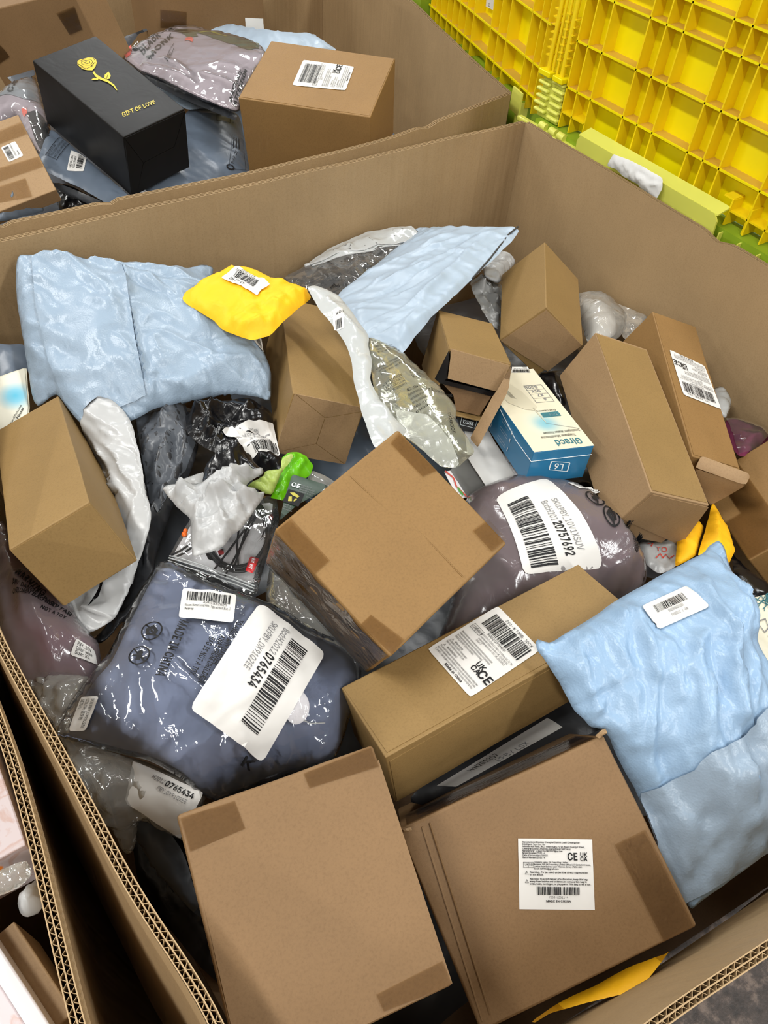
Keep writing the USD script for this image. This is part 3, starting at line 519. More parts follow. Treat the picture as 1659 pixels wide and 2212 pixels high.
s = Sheet(cp, [(1018, 120), (1036, 130), (1034, 146), (1016, 134)]); pth = part(t, 'label', s.paper(.0008, 0, 4, 4), MT['white_paper']); s.text(.15, .6, .3, '= 5'); s.print(t, under=pth)
def onx(x, y, X): r = ray(x, y); return (CAM + r * (X / r[0]),)
tp = Pouch([onx(x, y - 8, 1.164) for x, y in ((1326, 340), (1357, 353), (1395, 372), (1432, 392), (1431, 414), (1418, 438), (1404, 428), (1386, 417), (1378, 405), (1367, 400), (1345, 388), (1330, 372), (1310, 366))], .004, .2, .004, (0, 1, 1), (.004, 60, 1, 0), seed=3, rnd=.1)
t = bag('torn_sticker', 'torn crumpled white paper sticker hanging on the lime crate lip', 'sticker', tp, 'fluor_white')

# ------------------------------------------------------------------ label artwork
WARN = ['To avoid danger of suffocation, keep this plastic bag aw', 'ay from babies and children. Do not use this bag in crib', 's, beds, carriages or play pens. This bag is not a toy.']
def ship_label(seed):
    def draw(s):
        s.text(.30, .075, .034, 'ZYG-木下树脂-10CX', coarse=True); s.bars(.12, .09, .94, .31, seed, 70); s.text(.32, .355, .034, 'X002GP8HPP', coarse=True)
        s.box(.06, .36, .28, .44, .006); s.text(.08, .42, .036, 'UK'); s.rect(.165, .36, .171, .44); s.text(.18, .42, .036, 'REP')
        for i, l in enumerate(['EVATOST CONSULTING LTD Office 101 32 Thr', 'eadneedle Street London UK, EC2R 8AYC', 'contact@evatost.com  DST_UK_20220911', '70049-3']): s.text(.30, .40 + i * .035, .024, l, coarse=True, wid=min(.66, .0165 * len(l)))
        for i, l in enumerate(['Manufacturer: shenzhenshiyuanhuanmaoyiyouxian', 'shenzhenshilonghuaqu minzhijiedao minzhishequ', 'ze dongmingongyequ bdongbanloushang', 'TB0002/ZN VRT: GB344709481']): s.text(.06, .555 + i * .034, .024, l, coarse=True, wid=min(.70, .0165 * len(l)))
        s.tri(.10, .70, .020); s.text(.15, .71, .026, 'Warning', coarse=True); s.text(.06, .745, .024, 'CHOKING HAZARD-Small parts', coarse=True, wid=.42); s.text(.06, .778, .024, 'Not for children under 3 yrs.', coarse=True, wid=.42)
        s.tri(.10, .815, .020); s.text(.15, .825, .026, 'WARNING:', coarse=True)
        for i, l in enumerate(WARN): s.text(.06, .862 + i * .034, .024, l, coarse=True, wid=.86)
        s.text(.36, .975, .030, 'Made in China', bold=True, coarse=True)
        s.text(.62, .70, .062, 'UK', bold=True); s.text(.62, .775, .062, 'CA', bold=True); s.text(.76, .775, .10, 'CE', bold=True)
    return draw
def toy_label(s):
    L = ['Manufacturer:Shantou Chenghai District Lashi Chuangzhan', 'Intelligent Toys Co., Ltd', "Address:4th Floor, No.1 West Huafu Fu'an Road, Guangyi Street,", 'Chenghai District,Shantou,Guangdong,CN(China)', 'Manufacturer  E-mail:1562802337@qq.com', 'Model Number:LZ011-4', 'Date of production:7/2025', 'Batch Number:LZ011-4']
    wd = [.775, .31, .84, .65, .54, .30, .34, .30]
    for i, (l, w) in enumerate(zip(L, wd)): s.text(.055, .06 + i * .0315, .022, l, bold=True, wid=w)
    s.text(.655, .30, .10, 'CE', wid=.145, bold=True); s.text(.825, .245, .055, 'UK', bold=True, wid=.10); s.text(.825, .31, .055, 'CA', bold=True, wid=.10)
    s.box(.06, .335, .20, .415, .004); s.rect(.128, .335, .132, .415); s.text(.08, .387, .03, 'UK'); s.text(.138, .387, .03, 'REP')
    for i, (l, w) in enumerate(zip(['Company name: YH Consulting Limited', 'Address: C/B YH Consulting Limited Office 107 Centurion House,', 'London Road Staines-upon-Thames ,Surrey ,TW18 4AX.', 'Email: HZYNUI@gmail.com'], [.46, .76, .645, .33])): s.text(.205, .345 + i * .031, .021, l, bold=True, wid=w)
    s.tri(.105, .487, .026); s.tri(.105, .607, .026)
    for y, l, w in ((.489, 'Warning, To be used under the direct supervision', .78), (.524, 'of an adult.', .185), (.583, 'Warning: To avoid danger of suffocation, keep this bag', .77), (.618, 'away from babies and children.Do not use this bag in', .76), (.653, 'cribs, beds, carriages, or play pens. This bag is not a toy.', .815)): s.text(.145, y, .022, l, bold=True, wid=w)
    s.bars(.235, .68, .81, .795, 9, 84); s.text(.39, .84, .028, 'Y253-LZ011-4', wid=.26); s.text(.355, .895, .028, 'MADE IN CHINA', bold=True, wid=.33)

# ------------------------------------------------------------------ cartons in the main bin
c = Carton('left', 'carton', 'long plain kraft carton jutting over the left wall of the main bin', 'kraft_yellow')
P = c.face('+a'); c.plate('+a', [(196, 1085), (19, 1189), (139, 1310), (294, 1210)], gap=.0012)
c = Carton('center', 'carton', 'tape-sealed brown carton at the centre of the heap', 'kraft_orange', r=.003, bulge=.0014)
c.strip([('+c', [(592, 1146), (626, 1118), (712, 1211), (678, 1242)])]); c.strip([('+c', [(843, 958), (862, 933), (946, 1016), (912, 1030)])]); c.strip([('+c', [(1020, 1147), (1054, 1122), (1094, 1165), (1062, 1192)])]); c.strip([('+c', [(776, 1351), (801, 1328), (873, 1382), (848, 1416)])])
P = c.face('+c')
for a, b in (((757, 1028), (842, 1109)), ((864, 1104), (1000, 1246))): part(c.t, 'crease', tube([P.lift(P.to2(a[0] + (b[0] - a[0]) * k / 4, a[1] + (b[1] - a[1]) * k / 4)[None], -.0003)[0] for k in range(5)], .0008, 6), MT['kraft_orange'], smooth=60)
P, q = c.uvquad('-b', .02, .02, .98, .98)
sh = Sheet(P, q, px=False); v, f = sh.paper(.002, 0, 26, 26); w = fbm(v * 55, 3, 4)[:, None] - .5; part(c.t, 'shrink_wrap', (v + w * .006 * P.n, f), MT['film_wrap'], smooth=60)
c.strip([('-b', [(640, 1235), (668, 1262), (672, 1300), (640, 1275)])])
c = Carton('mid', 'carton', 'long brown carton bearing a big white certification label, between centre box and front boxes', 'kraft_yellow')
label(c.t, c.face('+c'), [(1075.5, 1310.7), (1168.3, 1405.6), (1016.4, 1509), (923.6, 1403.5)], ship_label(3), rad=.003, off=.0018)
c.plate('+c', [(742, 1487), (1248, 1221), (1372, 1325), (836, 1627)], gap=.0004, th=.001); c.plate('+a', [(840, 1644), (1368, 1340), (1352, 1432), (856, 1728)], gap=.0006, th=.001)
c = Carton('bl', 'carton', 'large taped brown carton tipped up at the front left corner, without a label', 'kraft_brown', r=.003, bulge=.0012)
c.strip([('+c', [(389, 1767), (507, 1730), (530, 1790), (411, 1840)])]); c.strip([('+c', [(655, 1671), (801, 1611), (819, 1656), (668, 1703)])]); c.strip([('+c', [(811, 2148), (955, 2075), (977, 2127), (828, 2185)])])
c.plate('+c', [(405, 1800), (818, 1642), (977, 2124), (527, 2338)], gap=.0, th=.0006, name='lid_flap')
c = Carton('br', 'carton', 'brown carton at the front with a square white toy-maker label', 'kraft_brown', r=.003, bulge=.0012)
label(c.t, c.face('+c'), [(1118.8, 1810.8), (1278.7, 1813.3), (1284.7, 1965.5), (1121.7, 1963.8)], toy_label, rad=0)
c.strip([('+c', [(1327, 1824), (1393, 1792), (1501, 2001), (1433, 2034)])]); P, q = c.uvquad('-a', .04, .55, .96, .98); sh = Sheet(P, q, px=False); part(c.t, 'tape', sh.paper(.0012, 0, 12, 6), MT['tape_brown'], smooth=50)
for x0, x1 in (((912, 1786), (1042, 2205)), ((928, 1778), (1058, 2190))): P = c.face('+c'); a, b = P.to2(*x0), P.to2(*x1); pp = [P.o + u[0] * P.e1 + u[1] * P.e2 for u in (a, (a + b) / 2, b)]; part(c.t, 'crease', tube(pp, .0011, 6), MT['kraft_brown'], smooth=60)
for q, sd in (([(1283, 1590), (1296, 1577), (1306, 1574), (1309, 1584), (1299, 1590), (1290, 1596)], 1), ([(862, 1792), (876, 1788), (897, 1783), (889, 1793), (872, 1800)], 2)):
    part(c.t, 'torn_corner', Pouch([(c.face('+c').lift(c.face('+c').to2(*x)[None], .003 + .003 * (i % 2))[0],) for i, x in enumerate(q)], .002, 1.5, .002, (0, 1, 1), (.003, 120, 1, 0), rnd=.05, wob=.0006, seed=sd).mesh(), MT['kraft_tan'], smooth=30)
c = Carton('big', 'carton', 'longest plain kraft carton right of the water flosser box', 'kraft_tan')
c.plate('+a', [(1410, 1067), (1531, 1095), (1470, 1178), (1345, 1122)], gap=.0006); c.plate('+c', [(1287, 721), (1396, 757), (1529, 1088), (1408, 1060)], gap=.0008, th=.0008, matn='kraft_yellow')
c = Carton('long', 'carton', 'kraft carton leaning on the right wall with a white label and an open end flap', 'kraft_orange')
label(c.t, c.face('+c'), [(1556.3, 885.8), (1474.5, 854), (1444, 756.5), (1519.9, 791.8)], ship_label(4), rad=.003, off=.002)
c.plate('+c', [(1412, 680), (1502, 716), (1595, 1012), (1497, 983)], gap=.0006, th=.0012)
fl = Pouch([(1513, 988, .858), (1520, 986, .858), (1617, 1022, .845), (1620, 1030, .84), (1612, 1046, .835), (1600, 1045, .835), (1502, 1010, .848)], .0015, 1.0, .004, (0, 1, 1), (0, 1, 1, 0), rnd=.06, wob=0); part(c.t, 'flap', fl.mesh(), MT['kraft_tan'], smooth=40)
fl = Pouch([(1502, 1012, .846), (1605, 1046, .832), (1612, 1048, .832), (1575, 1070, .80), (1534, 1092, .775), (1515, 1060, .80)], .0012, 1.0, .005, (0, 1, 1), (0, 1, 1, 0), rnd=0, wob=0); part(c.t, 'tuck_flap', fl.mesh(), MT['kraft_tan'], smooth=40)
c = Carton('backright', 'carton', 'plain kraft carton standing on edge near the far right corner of the main bin', 'kraft_yellow')
c.plate('+a', [(1180, 668), (1259, 745), (1183, 803), (1080, 736)], gap=.001, matn='kraft_tan')
c = Carton('under', 'carton', 'kraft carton with crash-lock end facing out, under the yellow padded envelope', 'kraft_yellow')
for q in ([(636, 849), (786, 880), (780, 889), (702, 902)], [(636, 849), (702, 902), (683, 958), (592, 977)], [(592, 977), (683, 958), (746, 1003)], [(782, 889), (702, 902), (683, 958), (746, 1003)]): c.plate('+a', q, gap=.0005, matn='kraft_tan')
# the opened carton
c = Carton('open', 'carton', 'torn-open kraft carton with dark tape and flaps hanging, left of the flosser box', 'kraft_yellow', body=False)
th = .003; D = c.d
for lo, hi in (((0, 0, 0), (D[0], D[1], th)), ((0, 0, D[2] - th), (D[0], D[1], D[2])), ((0, 0, 0), (D[0], th, D[2])), ((0, D[1] - th, 0), (D[0], D[1], D[2])), ((0, 0, 0), (th, D[1], D[2]))):
    part(c.t, 'side_panel', c.world(*round_box(np.subtract(hi, lo), .0012, .0004, 1, lo)), MT['kraft_yellow'], smooth=35)
c.plate('+a', [(972, 751), (1102, 788), (1076, 846), (966, 817), (972, 772)], th=.003, matn='kraft_tan'); c.plate('+a', [(971, 752), (938, 818), (952, 830), (966, 818), (971, 772)], name='tape', matn='black_bag', th=.001); c.plate('+a', [(950, 820), (1072, 849), (1066, 860), (952, 831)], name='tape', matn='black_bag', th=.001, lift=-.004)
c.plate('+a', [(953, 831), (1066, 860), (1038, 905), (986, 893), (980, 860)], th=.002, lift=-.012, matn='kraft_dark')
zz = lambda q: [(x, y, 1.6 - .95 * (1.6 - z) + .003) for x, y, z in q]
fl = Pouch(zz([(1105, 789, .903), (1099, 838, .875), (1095, 850, .868), (1032, 967, .80), (1015, 947, .802), (1064, 856, .862), (1072, 846, .87), (1092, 812, .89)]), .001, 1, .005, (0, 1, 1), (0, 1, 1, 0), rnd=0, wob=0); part(c.t, 'flap', fl.mesh(), MT['kraft_tan'], smooth=40)
ib = Pouch([(984, 893, .835), (1040, 906, .835), (1026, 934, .82), (996, 930, .82)], .002, 2, .006, (0, 1, 1), (0, 1, 1, 0), rnd=0, wob=0)
t = bag('product_box', 'black product box lying in the mouth of the torn-open carton', 'box', ib, 'black_gloss'); inkon(t, ib, [(997, 901), (1031, 909), (1026, 926), (994, 918)], lambda s: (s.box(.0, .0, 1, 1, .03, 'print_white'), s.text(.12, .70, .42, 'VXDAS', 'print_white', bold=True, wid=.72)))
# water flosser box
c = Carton('flosser', 'flosser_box', 'white and blue water flosser box standing among the cartons', 'box_blue', cat='product box', r=.0012, bulge=.0004)
top = c.face('+c'); Q = [c.d[[0, 1]] * k for k in ((1, 1), (1, 0), (0, 0), (0, 1))]
s = Sheet(top, Q, px=False)
mat('cream_glow', {'tc': ('texture_coordinate', {}), 'mp': ('mapping', {'mapping_type': 'point'}), 'r': ('rgb_ramp', {'ramp': [(0, lin(120, 178, 192)), (.25, lin(140, 184, 194)), (.6, lin(196, 204, 190)), (1, lin(212, 206, 184))]}), 'vm': ('vector_math', {'math_type': 'distance'}), 'mr': ('math', {'math_type': 'multiply', 'value2': 1 / .036}), 'p': ('principled_bsdf', {'roughness': .28})},
    [('tc.object', 'vm.vector1'), ('vm.value', 'mr.value1'), ('mr.value', 'r.fac'), ('r.color', 'p.base_color')], 'p.BSDF')
gc = top.lift(bil(s.c, np.array([[.50, .30]])))[0] - c.t.loc
from pxr import UsdShade
UsdShade.Shader(stage.GetPrimAtPath('/World/Looks/cream_glow/vm')).CreateInput('vector2', Sdf.ValueTypeNames.Float3).Set(Gf.Vec3f(*map(float, gc)))
pth = part(c.t, 'top_print', s.paper(.0006, 0, 12, 12), MT['cream_glow'], smooth=40)
s.text(.14, .10, .062, 'Giracd', 'print_teal', bold=True, wid=.44); s.text(.16, .155, .026, 'Tragbarer Munddusche', coarse=True, wid=.58); s.text(.04, .20, .026, 'Intelligent Water Flosser', coarse=True, wid=.62)
s.poly(sg.box(.16, .372, .46, .42).buffer(.004), 'print_teal'); s.text(.20, .408, .026, 'DIY', 'print_white', bold=True); s.text(.17, .455, .018, 'Free cleaning', coarse=True)
s.poly([(.44, .50), (.52, .46), (.66, .48), (.86, .58), (.90, .74), (.82, .83), (.64, .86), (.50, .70)], 'art_beige'); s.poly([(.50, .50), (.53, .49), (.49, .31), (.48, .31)], 'art_beige'); s.poly([(.68, .62), (.76, .64), (.80, .74), (.72, .73)], 'cream_print')
s.poly([(.5, .30), (.494, .296), (.02, .20), (.02, .204)], 'print_grey')
s.box(.08, .55, .40, .78, .008, 'print_grey')
for i, l in enumerate(('4', 'X7', 'DIY', '300L')): s.text(.18, .60 + i * .055, .028, l, 'print_grey', bold=True); s.rect(.08, .605 + i * .055, .40, .608 + i * .055, 'print_grey')
s.print(c.t, under=pth); s.ink = {}
label(c.t, top, [(1146, 806), (1104, 806), (1106, 793), (1140, 793)], lambda s: (s.bars(.06, .05, .94, .5, 6, 50), s.text(.1, .72, .14, 'X001YBVL2B', coarse=True), s.text(.1, .92, .14, 'New', coarse=True)), rad=0)
inkon(c.t, c.face('+a'), [(1226, 1019), (1184, 1015), (1190, 995), (1232, 998)], lambda s: (s.poly(sg.box(.08, .1, .92, .9).buffer(.08).difference(sg.box(.12, .14, .88, .86).buffer(.06)), 'print_white'), s.text(.28, .76, .55, 'L6', 'print_white', bold=True)))
seam = [c.pt(1, 1, .74), c.pt(1, .5, .74), c.pt(1, 0, .74), c.pt(.75, 0, .72), c.pt(.45, 0, .9)]; part(c.t, 'film_seam', tube([p + c.R[:, 0] * .0008 * (k < 3) - c.R[:, 1] * .0008 * (k > 1) for k, p in enumerate(seam)], .0006, 6), MT['print_white'], smooth=60)
P, q = c.uvquad('-b', .1, .15, .9, .9)
s = Sheet(P, q, px=False)
for k, (x, y) in enumerate([(.1, .3), (.45, .3), (.75, .3), (.1, .7), (.45, .7), (.75, .7)]): s.rect(x, y, x + .14, y + .012, 'print_white'); s.box(x, y - .22, x + .10, y - .05, .006, 'print_white')
s.print(c.t)
# right edge carton
c = Carton('redge', 'carton', 'taped brown carton at the right edge beside the long labelled carton', 'kraft_orange', r=.003)
P, q = c.uvquad('+c', 0, 0, 1, 1)
s = Sheet(P, [c.d[[0, 1]] * np.array(k) for k in ((0, .18), (1, .18), (1, .42), (0, .42))], px=False); part(c.t, 'tape', s.paper(.0012, 0, 9, 9), MT['tape_brown'], smooth=50)
s = Sheet(P, [c.d[[0, 1]] * np.array(k) for k in ((.55, 0), (1, 0), (1, .18), (.55, .18))], px=False); part(c.t, 'tape', s.paper(.0012, 0, 9, 9), MT['tape_brown'], smooth=50)
# a carton deep in the front left gap
Rz = lambda a, tx=0.0: Rot.from_euler('zx', [a, tx], degrees=True).as_matrix()
c = Carton('deep', 'carton', 'brown carton deep in the dark gap by the left bin wall', 'kraft_dark', pose=(Rz(5), (-.01, .08, .30), (.12, .22, .24)))
# small carton end between blue shirt and centre box
c = Carton('tinyend', 'carton', 'small kraft box end peeking out between zip bag and taped centre box', 'kraft_tan', pose=(Rz(28), (.12, .46, .72), (.05, .07, .09)))

# ------------------------------------------------------------------ things in the rear bin
c = Carton('black', 'gift_box', 'black gift box with a gold rose and GIFT OF LOVE lettering', 'black_gloss', cat='gift box', r=.0022, bulge=.0012)
for q in ([(268, 298), (399, 238), (376, 316), (309, 351)], [(399, 238), (409, 361), (297, 409), (309, 351), (376, 316)], [(268, 298), (309, 351), (297, 409), (282, 420)]): c.plate('+a', q, gap=.0006, th=.0012)
P = c.face('+c'); s = Sheet(P, [(0, 0), (1, 0), (1, 1), (0, 1)], px=False); Z = lambda pts: sg.Polygon([P.to2(x * .2171, y * .2171) for x, y in pts])
bloom = Z([(770, 645), (772, 612), (800, 596), (835, 590), (875, 578), (930, 580), (958, 600), (964, 630), (950, 672), (920, 706), (870, 704), (822, 694), (792, 668)])
ln = lambda pts, w: sg.LineString([P.to2(x * .2171, y * .2171) for x, y in pts]).buffer(w)
bloom = bloom.difference(shapely.union_all([ln([(800, 612), (850, 592), (905, 598), (925, 622), (900, 655), (850, 655), (815, 640), (812, 622), (850, 606), (890, 612), (895, 632), (862, 642), (840, 630), (862, 618)], .0005), ln([(775, 640), (830, 672), (900, 672), (948, 625)], .0006), ln([(800, 672), (860, 690), (925, 660)], .0005), ln([(930, 585), (945, 605)], .0005)]))
s.poly(bloom, 'gold_foil'); s.poly(Z([(818, 700), (850, 712), (905, 712), (870, 735), (852, 752), (890, 748), (918, 728), (938, 715), (960, 745), (985, 760), (1000, 772), (1080, 806), (1138, 848), (1168, 900), (1160, 904), (1128, 862), (1075, 826), (985, 792), (950, 768), (915, 716), (940, 700), (997, 694), (968, 678), (988, 650), (955, 668), (930, 700)]).buffer(0), 'gold_foil')
s.poly(Z([(1038, 778), (1044, 748), (1082, 718), (1103, 758), (1092, 788), (1060, 797)]).difference(ln([(1060, 790), (1075, 750)], .0004)), 'gold_foil'); s.poly(Z([(910, 796), (938, 779), (986, 782), (976, 800), (935, 803)]), 'gold_foil'); s.print(c.t)
inkon(c.t, P, [(262, 244), (333, 216), (337, 223), (266, 254)], lambda s: s.text(.0, .95, .9, 'GIFT OF LOVE', 'print_gold', bold=True, wid=1.0))
c = Carton('farlabel', 'carton', 'brown carton with a white certification label in the rear bin', 'kraft_orange')
label(c.t, c.face('+c'), [(631.4, 185.6), (655.5, 130.8), (765.2, 145.6), (746.6, 197)], lambda s: (s.bars_v(.14, .08, .86, .40, 5, 60), ship_label(3)(type('q', (), {'text': lambda z, x, y, h, st, *a, **k: s.text(x, y, h, st, *a, **k) if y > .36 else None, 'bars': lambda z, *a, **k: None, 'box': s.box, 'rect': s.rect, 'tri': s.tri})())), rad=.003, off=.0016)
c.strip([('+a', [(526, 270), (583, 291), (577, 329), (528, 321)])]); c.plate('+c', [(519, 210), (586, 89), (852, 127), (798, 251)], gap=.0008, th=.0008)
c = Carton('farleft', 'carton', 'flat taped carton with a barcode sticker at the left of the rear bin', 'kraft_tan')
def code_label(seed, l1='X002KPQ4ZL', l2='New'):
    return lambda s: (s.bars(.10, .10, .90, .48, seed, 54), s.text(.22, .62, .10, l1, coarse=True), s.text(.14, .78, .09, 'Long sleeve women top', coarse=True, wid=.7), s.text(.14, .92, .09, l2, coarse=True))
label(c.t, c.face('+c'), [(19.5, 350.6), (2, 319), (33, 305), (51, 336.5)], lambda s: (s.bars(.10, .10, .90, .45, 8, 50), s.text(.15, .65, .1, 'X0023YMG4P', coarse=True), s.text(.15, .85, .1, 'New', coarse=True)), rad=.002)
c.strip([('+c', [(-8, 285), (48, 263), (60, 289), (-8, 314)])]); c.strip([('+c', [(-8, 365), (84, 338), (95, 360), (-8, 395)])]); c.strip([('+c', [(-8, 405), (55, 385), (70, 425), (-8, 440)])])
c = Carton('topleft', 'carton', 'large brown carton with tape in the far left corner of the rear bin', 'kraft_brown', r=.003)
c.strip([('+c', [(121.6, 28), (160.6, 12), (178, 63), (150, 74)])]); c.strip([('+c', [(-12, 84), (10, 106), (21, 122), (-12, 145)])])
c = Carton('farback', 'carton', 'upright brown carton against the back of the rear bin with a small sticker whitened by painted glare', 'kraft_brown', pose=(Rz(-2), (.676, 1.905, .70), (.262, .18, .46)))
s = Sheet(c.face('-b'), [(529, 38), (568, 40), (570, 68), (531, 66)]); part(c.t, 'label', s.paper(.0008, 0, 6, 6), MT['fluor_white'])  # label whose glare is painted in as plain white
c.strip([('-b', [(346, 20), (403, 25), (403, 60), (346, 60)])])

# ------------------------------------------------------------------ left bin contents
c = Carton('fleck1', 'printed_box', 'white box with orange-flecked print, upper one in the left bin', 'flecked_print', pose=(Rz(0), (-.36, .318, .845), (.2615, .33, .075)), cat='box')
c = Carton('fleck2', 'printed_box', 'white box with orange-flecked print, lower one with grey edge in the left bin', 'flecked_print', pose=(Rz(13), (-.380, .072, .82), (.26, .17, .06)), cat='box')
part(c.t, 'lid_edge', c.world(*round_box((.013, .17, .04), .002, .0004, 2, (.262, .0, .04))), MT['card_white'], smooth=35)
c = Carton('flapbox', 'carton', 'brown carton wedged beside the flecked boxes in the left bin', 'kraft_tan', pose=(Rz(13), (-.134, .188, .80), (.024, .092, .075)))
c = Carton('support', 'carton', 'big brown carton low in the left bin beneath the flecked boxes', 'kraft_dark', pose=(Rz(0), (-.80, .0, .045), (.60, .70, .772)))

# ------------------------------------------------------------------ soft parcels in the main bin
def pts(s, z=None): return [tuple(p) if len(p) == 3 else (*p, z) for p in s]
# big blue-grey mailer at the back left, its mouth folded over
p = Pouch(pts([(39, 552, .985), (56, 549, .985), (209, 567, .955), (310, 573, .945), (396, 580, .935), (441, 571, .93), (461, 578, .92), (460, 593, .92), (450, 606, .915), (500, 640, .915), (540, 700, .905), (560, 739, .90), (583, 799, .885), (585, 870, .865), (553, 859, .87), (486, 855, .875), (336, 885, .88), (284, 911, .88), (183, 926, .88), (150, 889, .885), (123, 850, .89), (75, 885, .87), (56, 769, .905), (37, 657, .945), (34, 597, .97)]),
    .032, .3, .0038, (.004, 50, .035), (.005, 9, 2.4, .5), [((80, 585), (270, 590), .012, .010), ((270, 590), (285, 690), .010, .012), ((285, 690), (318, 880), .006, .008, 'step'), ((75, 600), (130, 850), .014, .008), ((300, 620), (440, 650), .010, .008), ((200, 580), (430, 610), .012, .007), ((330, 760), (360, 830), .010, .007), ((430, 690), (560, 800), .016, .008), ((350, 870), (560, 790), .016, .007), ((170, 800), (280, 640), .02, .006)], [(200, 760, .07, .010), (430, 790, .09, .010)], seed=1, streaks=[(60, (300, 620), (560, 800), .16, .005, .007, .3), (26, (80, 600), (150, 850), .12, .005, .006, .3), (34, (60, 570), (450, 590), .10, .004, .006, .2)])
t = bag('mailer', 'large blue-grey poly mailer with folded mouth at the back left of the main bin', 'mailer bag', p, 'mailer_blue')
fl = p.patch([(79, 592), (150, 581), (262, 590), (277, 640), (285, 695), (298, 780), (318, 880), (240, 905), (180, 915), (140, 870), (110, 800), (85, 690)], off=.0035); part(t, 'flap', fl, MT['mailer_blue'], smooth=60)
label(t, p, [(531, 738), (563, 746), (568, 778), (535, 762)], lambda s: (s.bars_v(.55, .15, .9, .85, 3, 30),), rad=0, off=.002)
# pale mailer across the back right
p = Pouch(pts([(728, 636, .88), (803, 578, .875), (850, 540, .872), (898, 493, .874), (1000, 491, .90), (1110, 489, .93), (1122, 498, .925), (1106, 521, .925), (1024, 601, .915), (968, 655, .915), (932, 686, .912), (897, 728, .91), (871, 763, .908), (845, 754, .908), (803, 733, .91), (784, 723, .915), (745, 665, .90)]), .012, .5, .0038, (.0025, 45, .03), (.004, 12, 3.0, 2.4), [((1090, 505), (800, 640), .008, .006), ((1060, 520), (860, 690), .009, .007), ((1000, 510), (760, 610), .008, .005), ((960, 600), (850, 740), .010, .006), ((1040, 580), (900, 700), .006, .006)], seed=2, rnd=.08, streaks=[(60, (1090, 505), (800, 680), .22, .004, .0030, .14)])
t = bag('mailer', 'pale blue poly mailer lying slanted against the back wall of the main bin', 'mailer bag', p, 'mailer_pale')
part(t, 'seam', tube([p.lift(p.to2(*q)[None], .0008)[0] for q in ((1119, 500), (1100, 517), (1060, 560), (1020, 600))], .0016, 6), MT['mailer_dark'], smooth=60)
# grey zip pouch behind it
p = Pouch(pts([(606, 603, .835), (662, 573, .85), (719, 540, .86), (794, 507, .872), (890, 489, .885), (914, 512, .88), (850, 545, .872), (803, 585, .868), (780, 605, .868), (735, 645, .862), (640, 625, .84)]), .008, 1, .005, (.004, 60, .03), (.007, 26, 1.2, 0), seed=4)
t = bag('zip_pouch', 'smoky clear zip pouch with white zip strip behind the pale mailer', 'zip bag', p, 'film_smoke')
part(t, 'zip_strip', p.patch([(664, 571), (719, 538), (794, 505), (889, 490), (913, 511), (845, 532), (760, 560), (672, 579)], .0012), MT['film_milky'], smooth=60)
for a, b in (((672, 578), (905, 514)), ((676, 582), (880, 526))): part(t, 'zip_ridge', tube([p.lift(p.to2(a[0] + (b[0] - a[0]) * k / 8, a[1] + (b[1] - a[1]) * k / 8 - 10 * math.sin(k / 8 * 3.14) * 0)[None], .002)[0] for k in range(9)], .0011, 6), MT['white_bag'], smooth=60)
part(t, 'slider', round_box((.012, .007, .007), .002, 0, lo=p.lift(p.to2(664, 577)[None], .001)[0] - .005), MT['white_bag'], smooth=40)
inkon(t, p, [(712, 612), (732, 612), (732, 632), (712, 632)], lambda s: (s.tri(.5, .5, .45), s.text(.3, .7, .3, '04')), off=.0012)
p = Pouch(pts([(615, 603, .83), (700, 565, .845), (850, 520, .862), (870, 535, .85), (790, 592, .835), (725, 640, .82), (650, 632, .815)]), .005, 1, .006, (.004, 50, .03), (.010, 24, 1.3, .4), seed=5); bag('dark_garment_pack', 'dark crumpled pack inside the gap under the smoky zip pouch', 'parcel', p, 'mailer_dark')
# yellow padded envelope
p = Pouch(pts([(394, 648, .955), (399, 632, .957), (432, 608, .96), (516, 572, .965), (560, 588, .965), (596, 606, .962), (662, 622, .95), (674, 644, .95), (643, 667, .952), (610, 697, .953), (587, 724, .95), (545, 736, .948), (521, 729, .947), (481, 714, .948), (460, 690, .95), (406, 660, .953)]), .019, .5, .0036, (.003, 55, .02), (.004, 18, 1.6, 1.0), [((500, 712), (560, 680), .006, .007), ((560, 680), (640, 668), .006, .006), ((520, 725), (600, 690), .005, .005), ((620, 650), (580, 720), .005, .006)], seed=6, rnd=.12, streaks=[(24, (480, 715), (640, 670), .06, .003, .006, .5), (10, (430, 640), (600, 640), .08, .004, .004, 1.2)])
t = bag('padded_envelope', 'bright yellow padded envelope with a barcode label on top of a kraft carton', 'envelope', p, 'yellow_paper')
label(t, p, [(557, 666), (480, 625), (513, 603), (585, 641)], lambda s: (s.bars(.22, .30, .80, .72, 11, 46), s.text(.34, .84, .12, 'X001VZYUM2', coarse=True), s.text(.40, .97, .10, 'Nm SUXSZ5', coarse=True), s.text(.40, .24, .14, '43 42 R7', coarse=True)), rad=.002, off=.003)
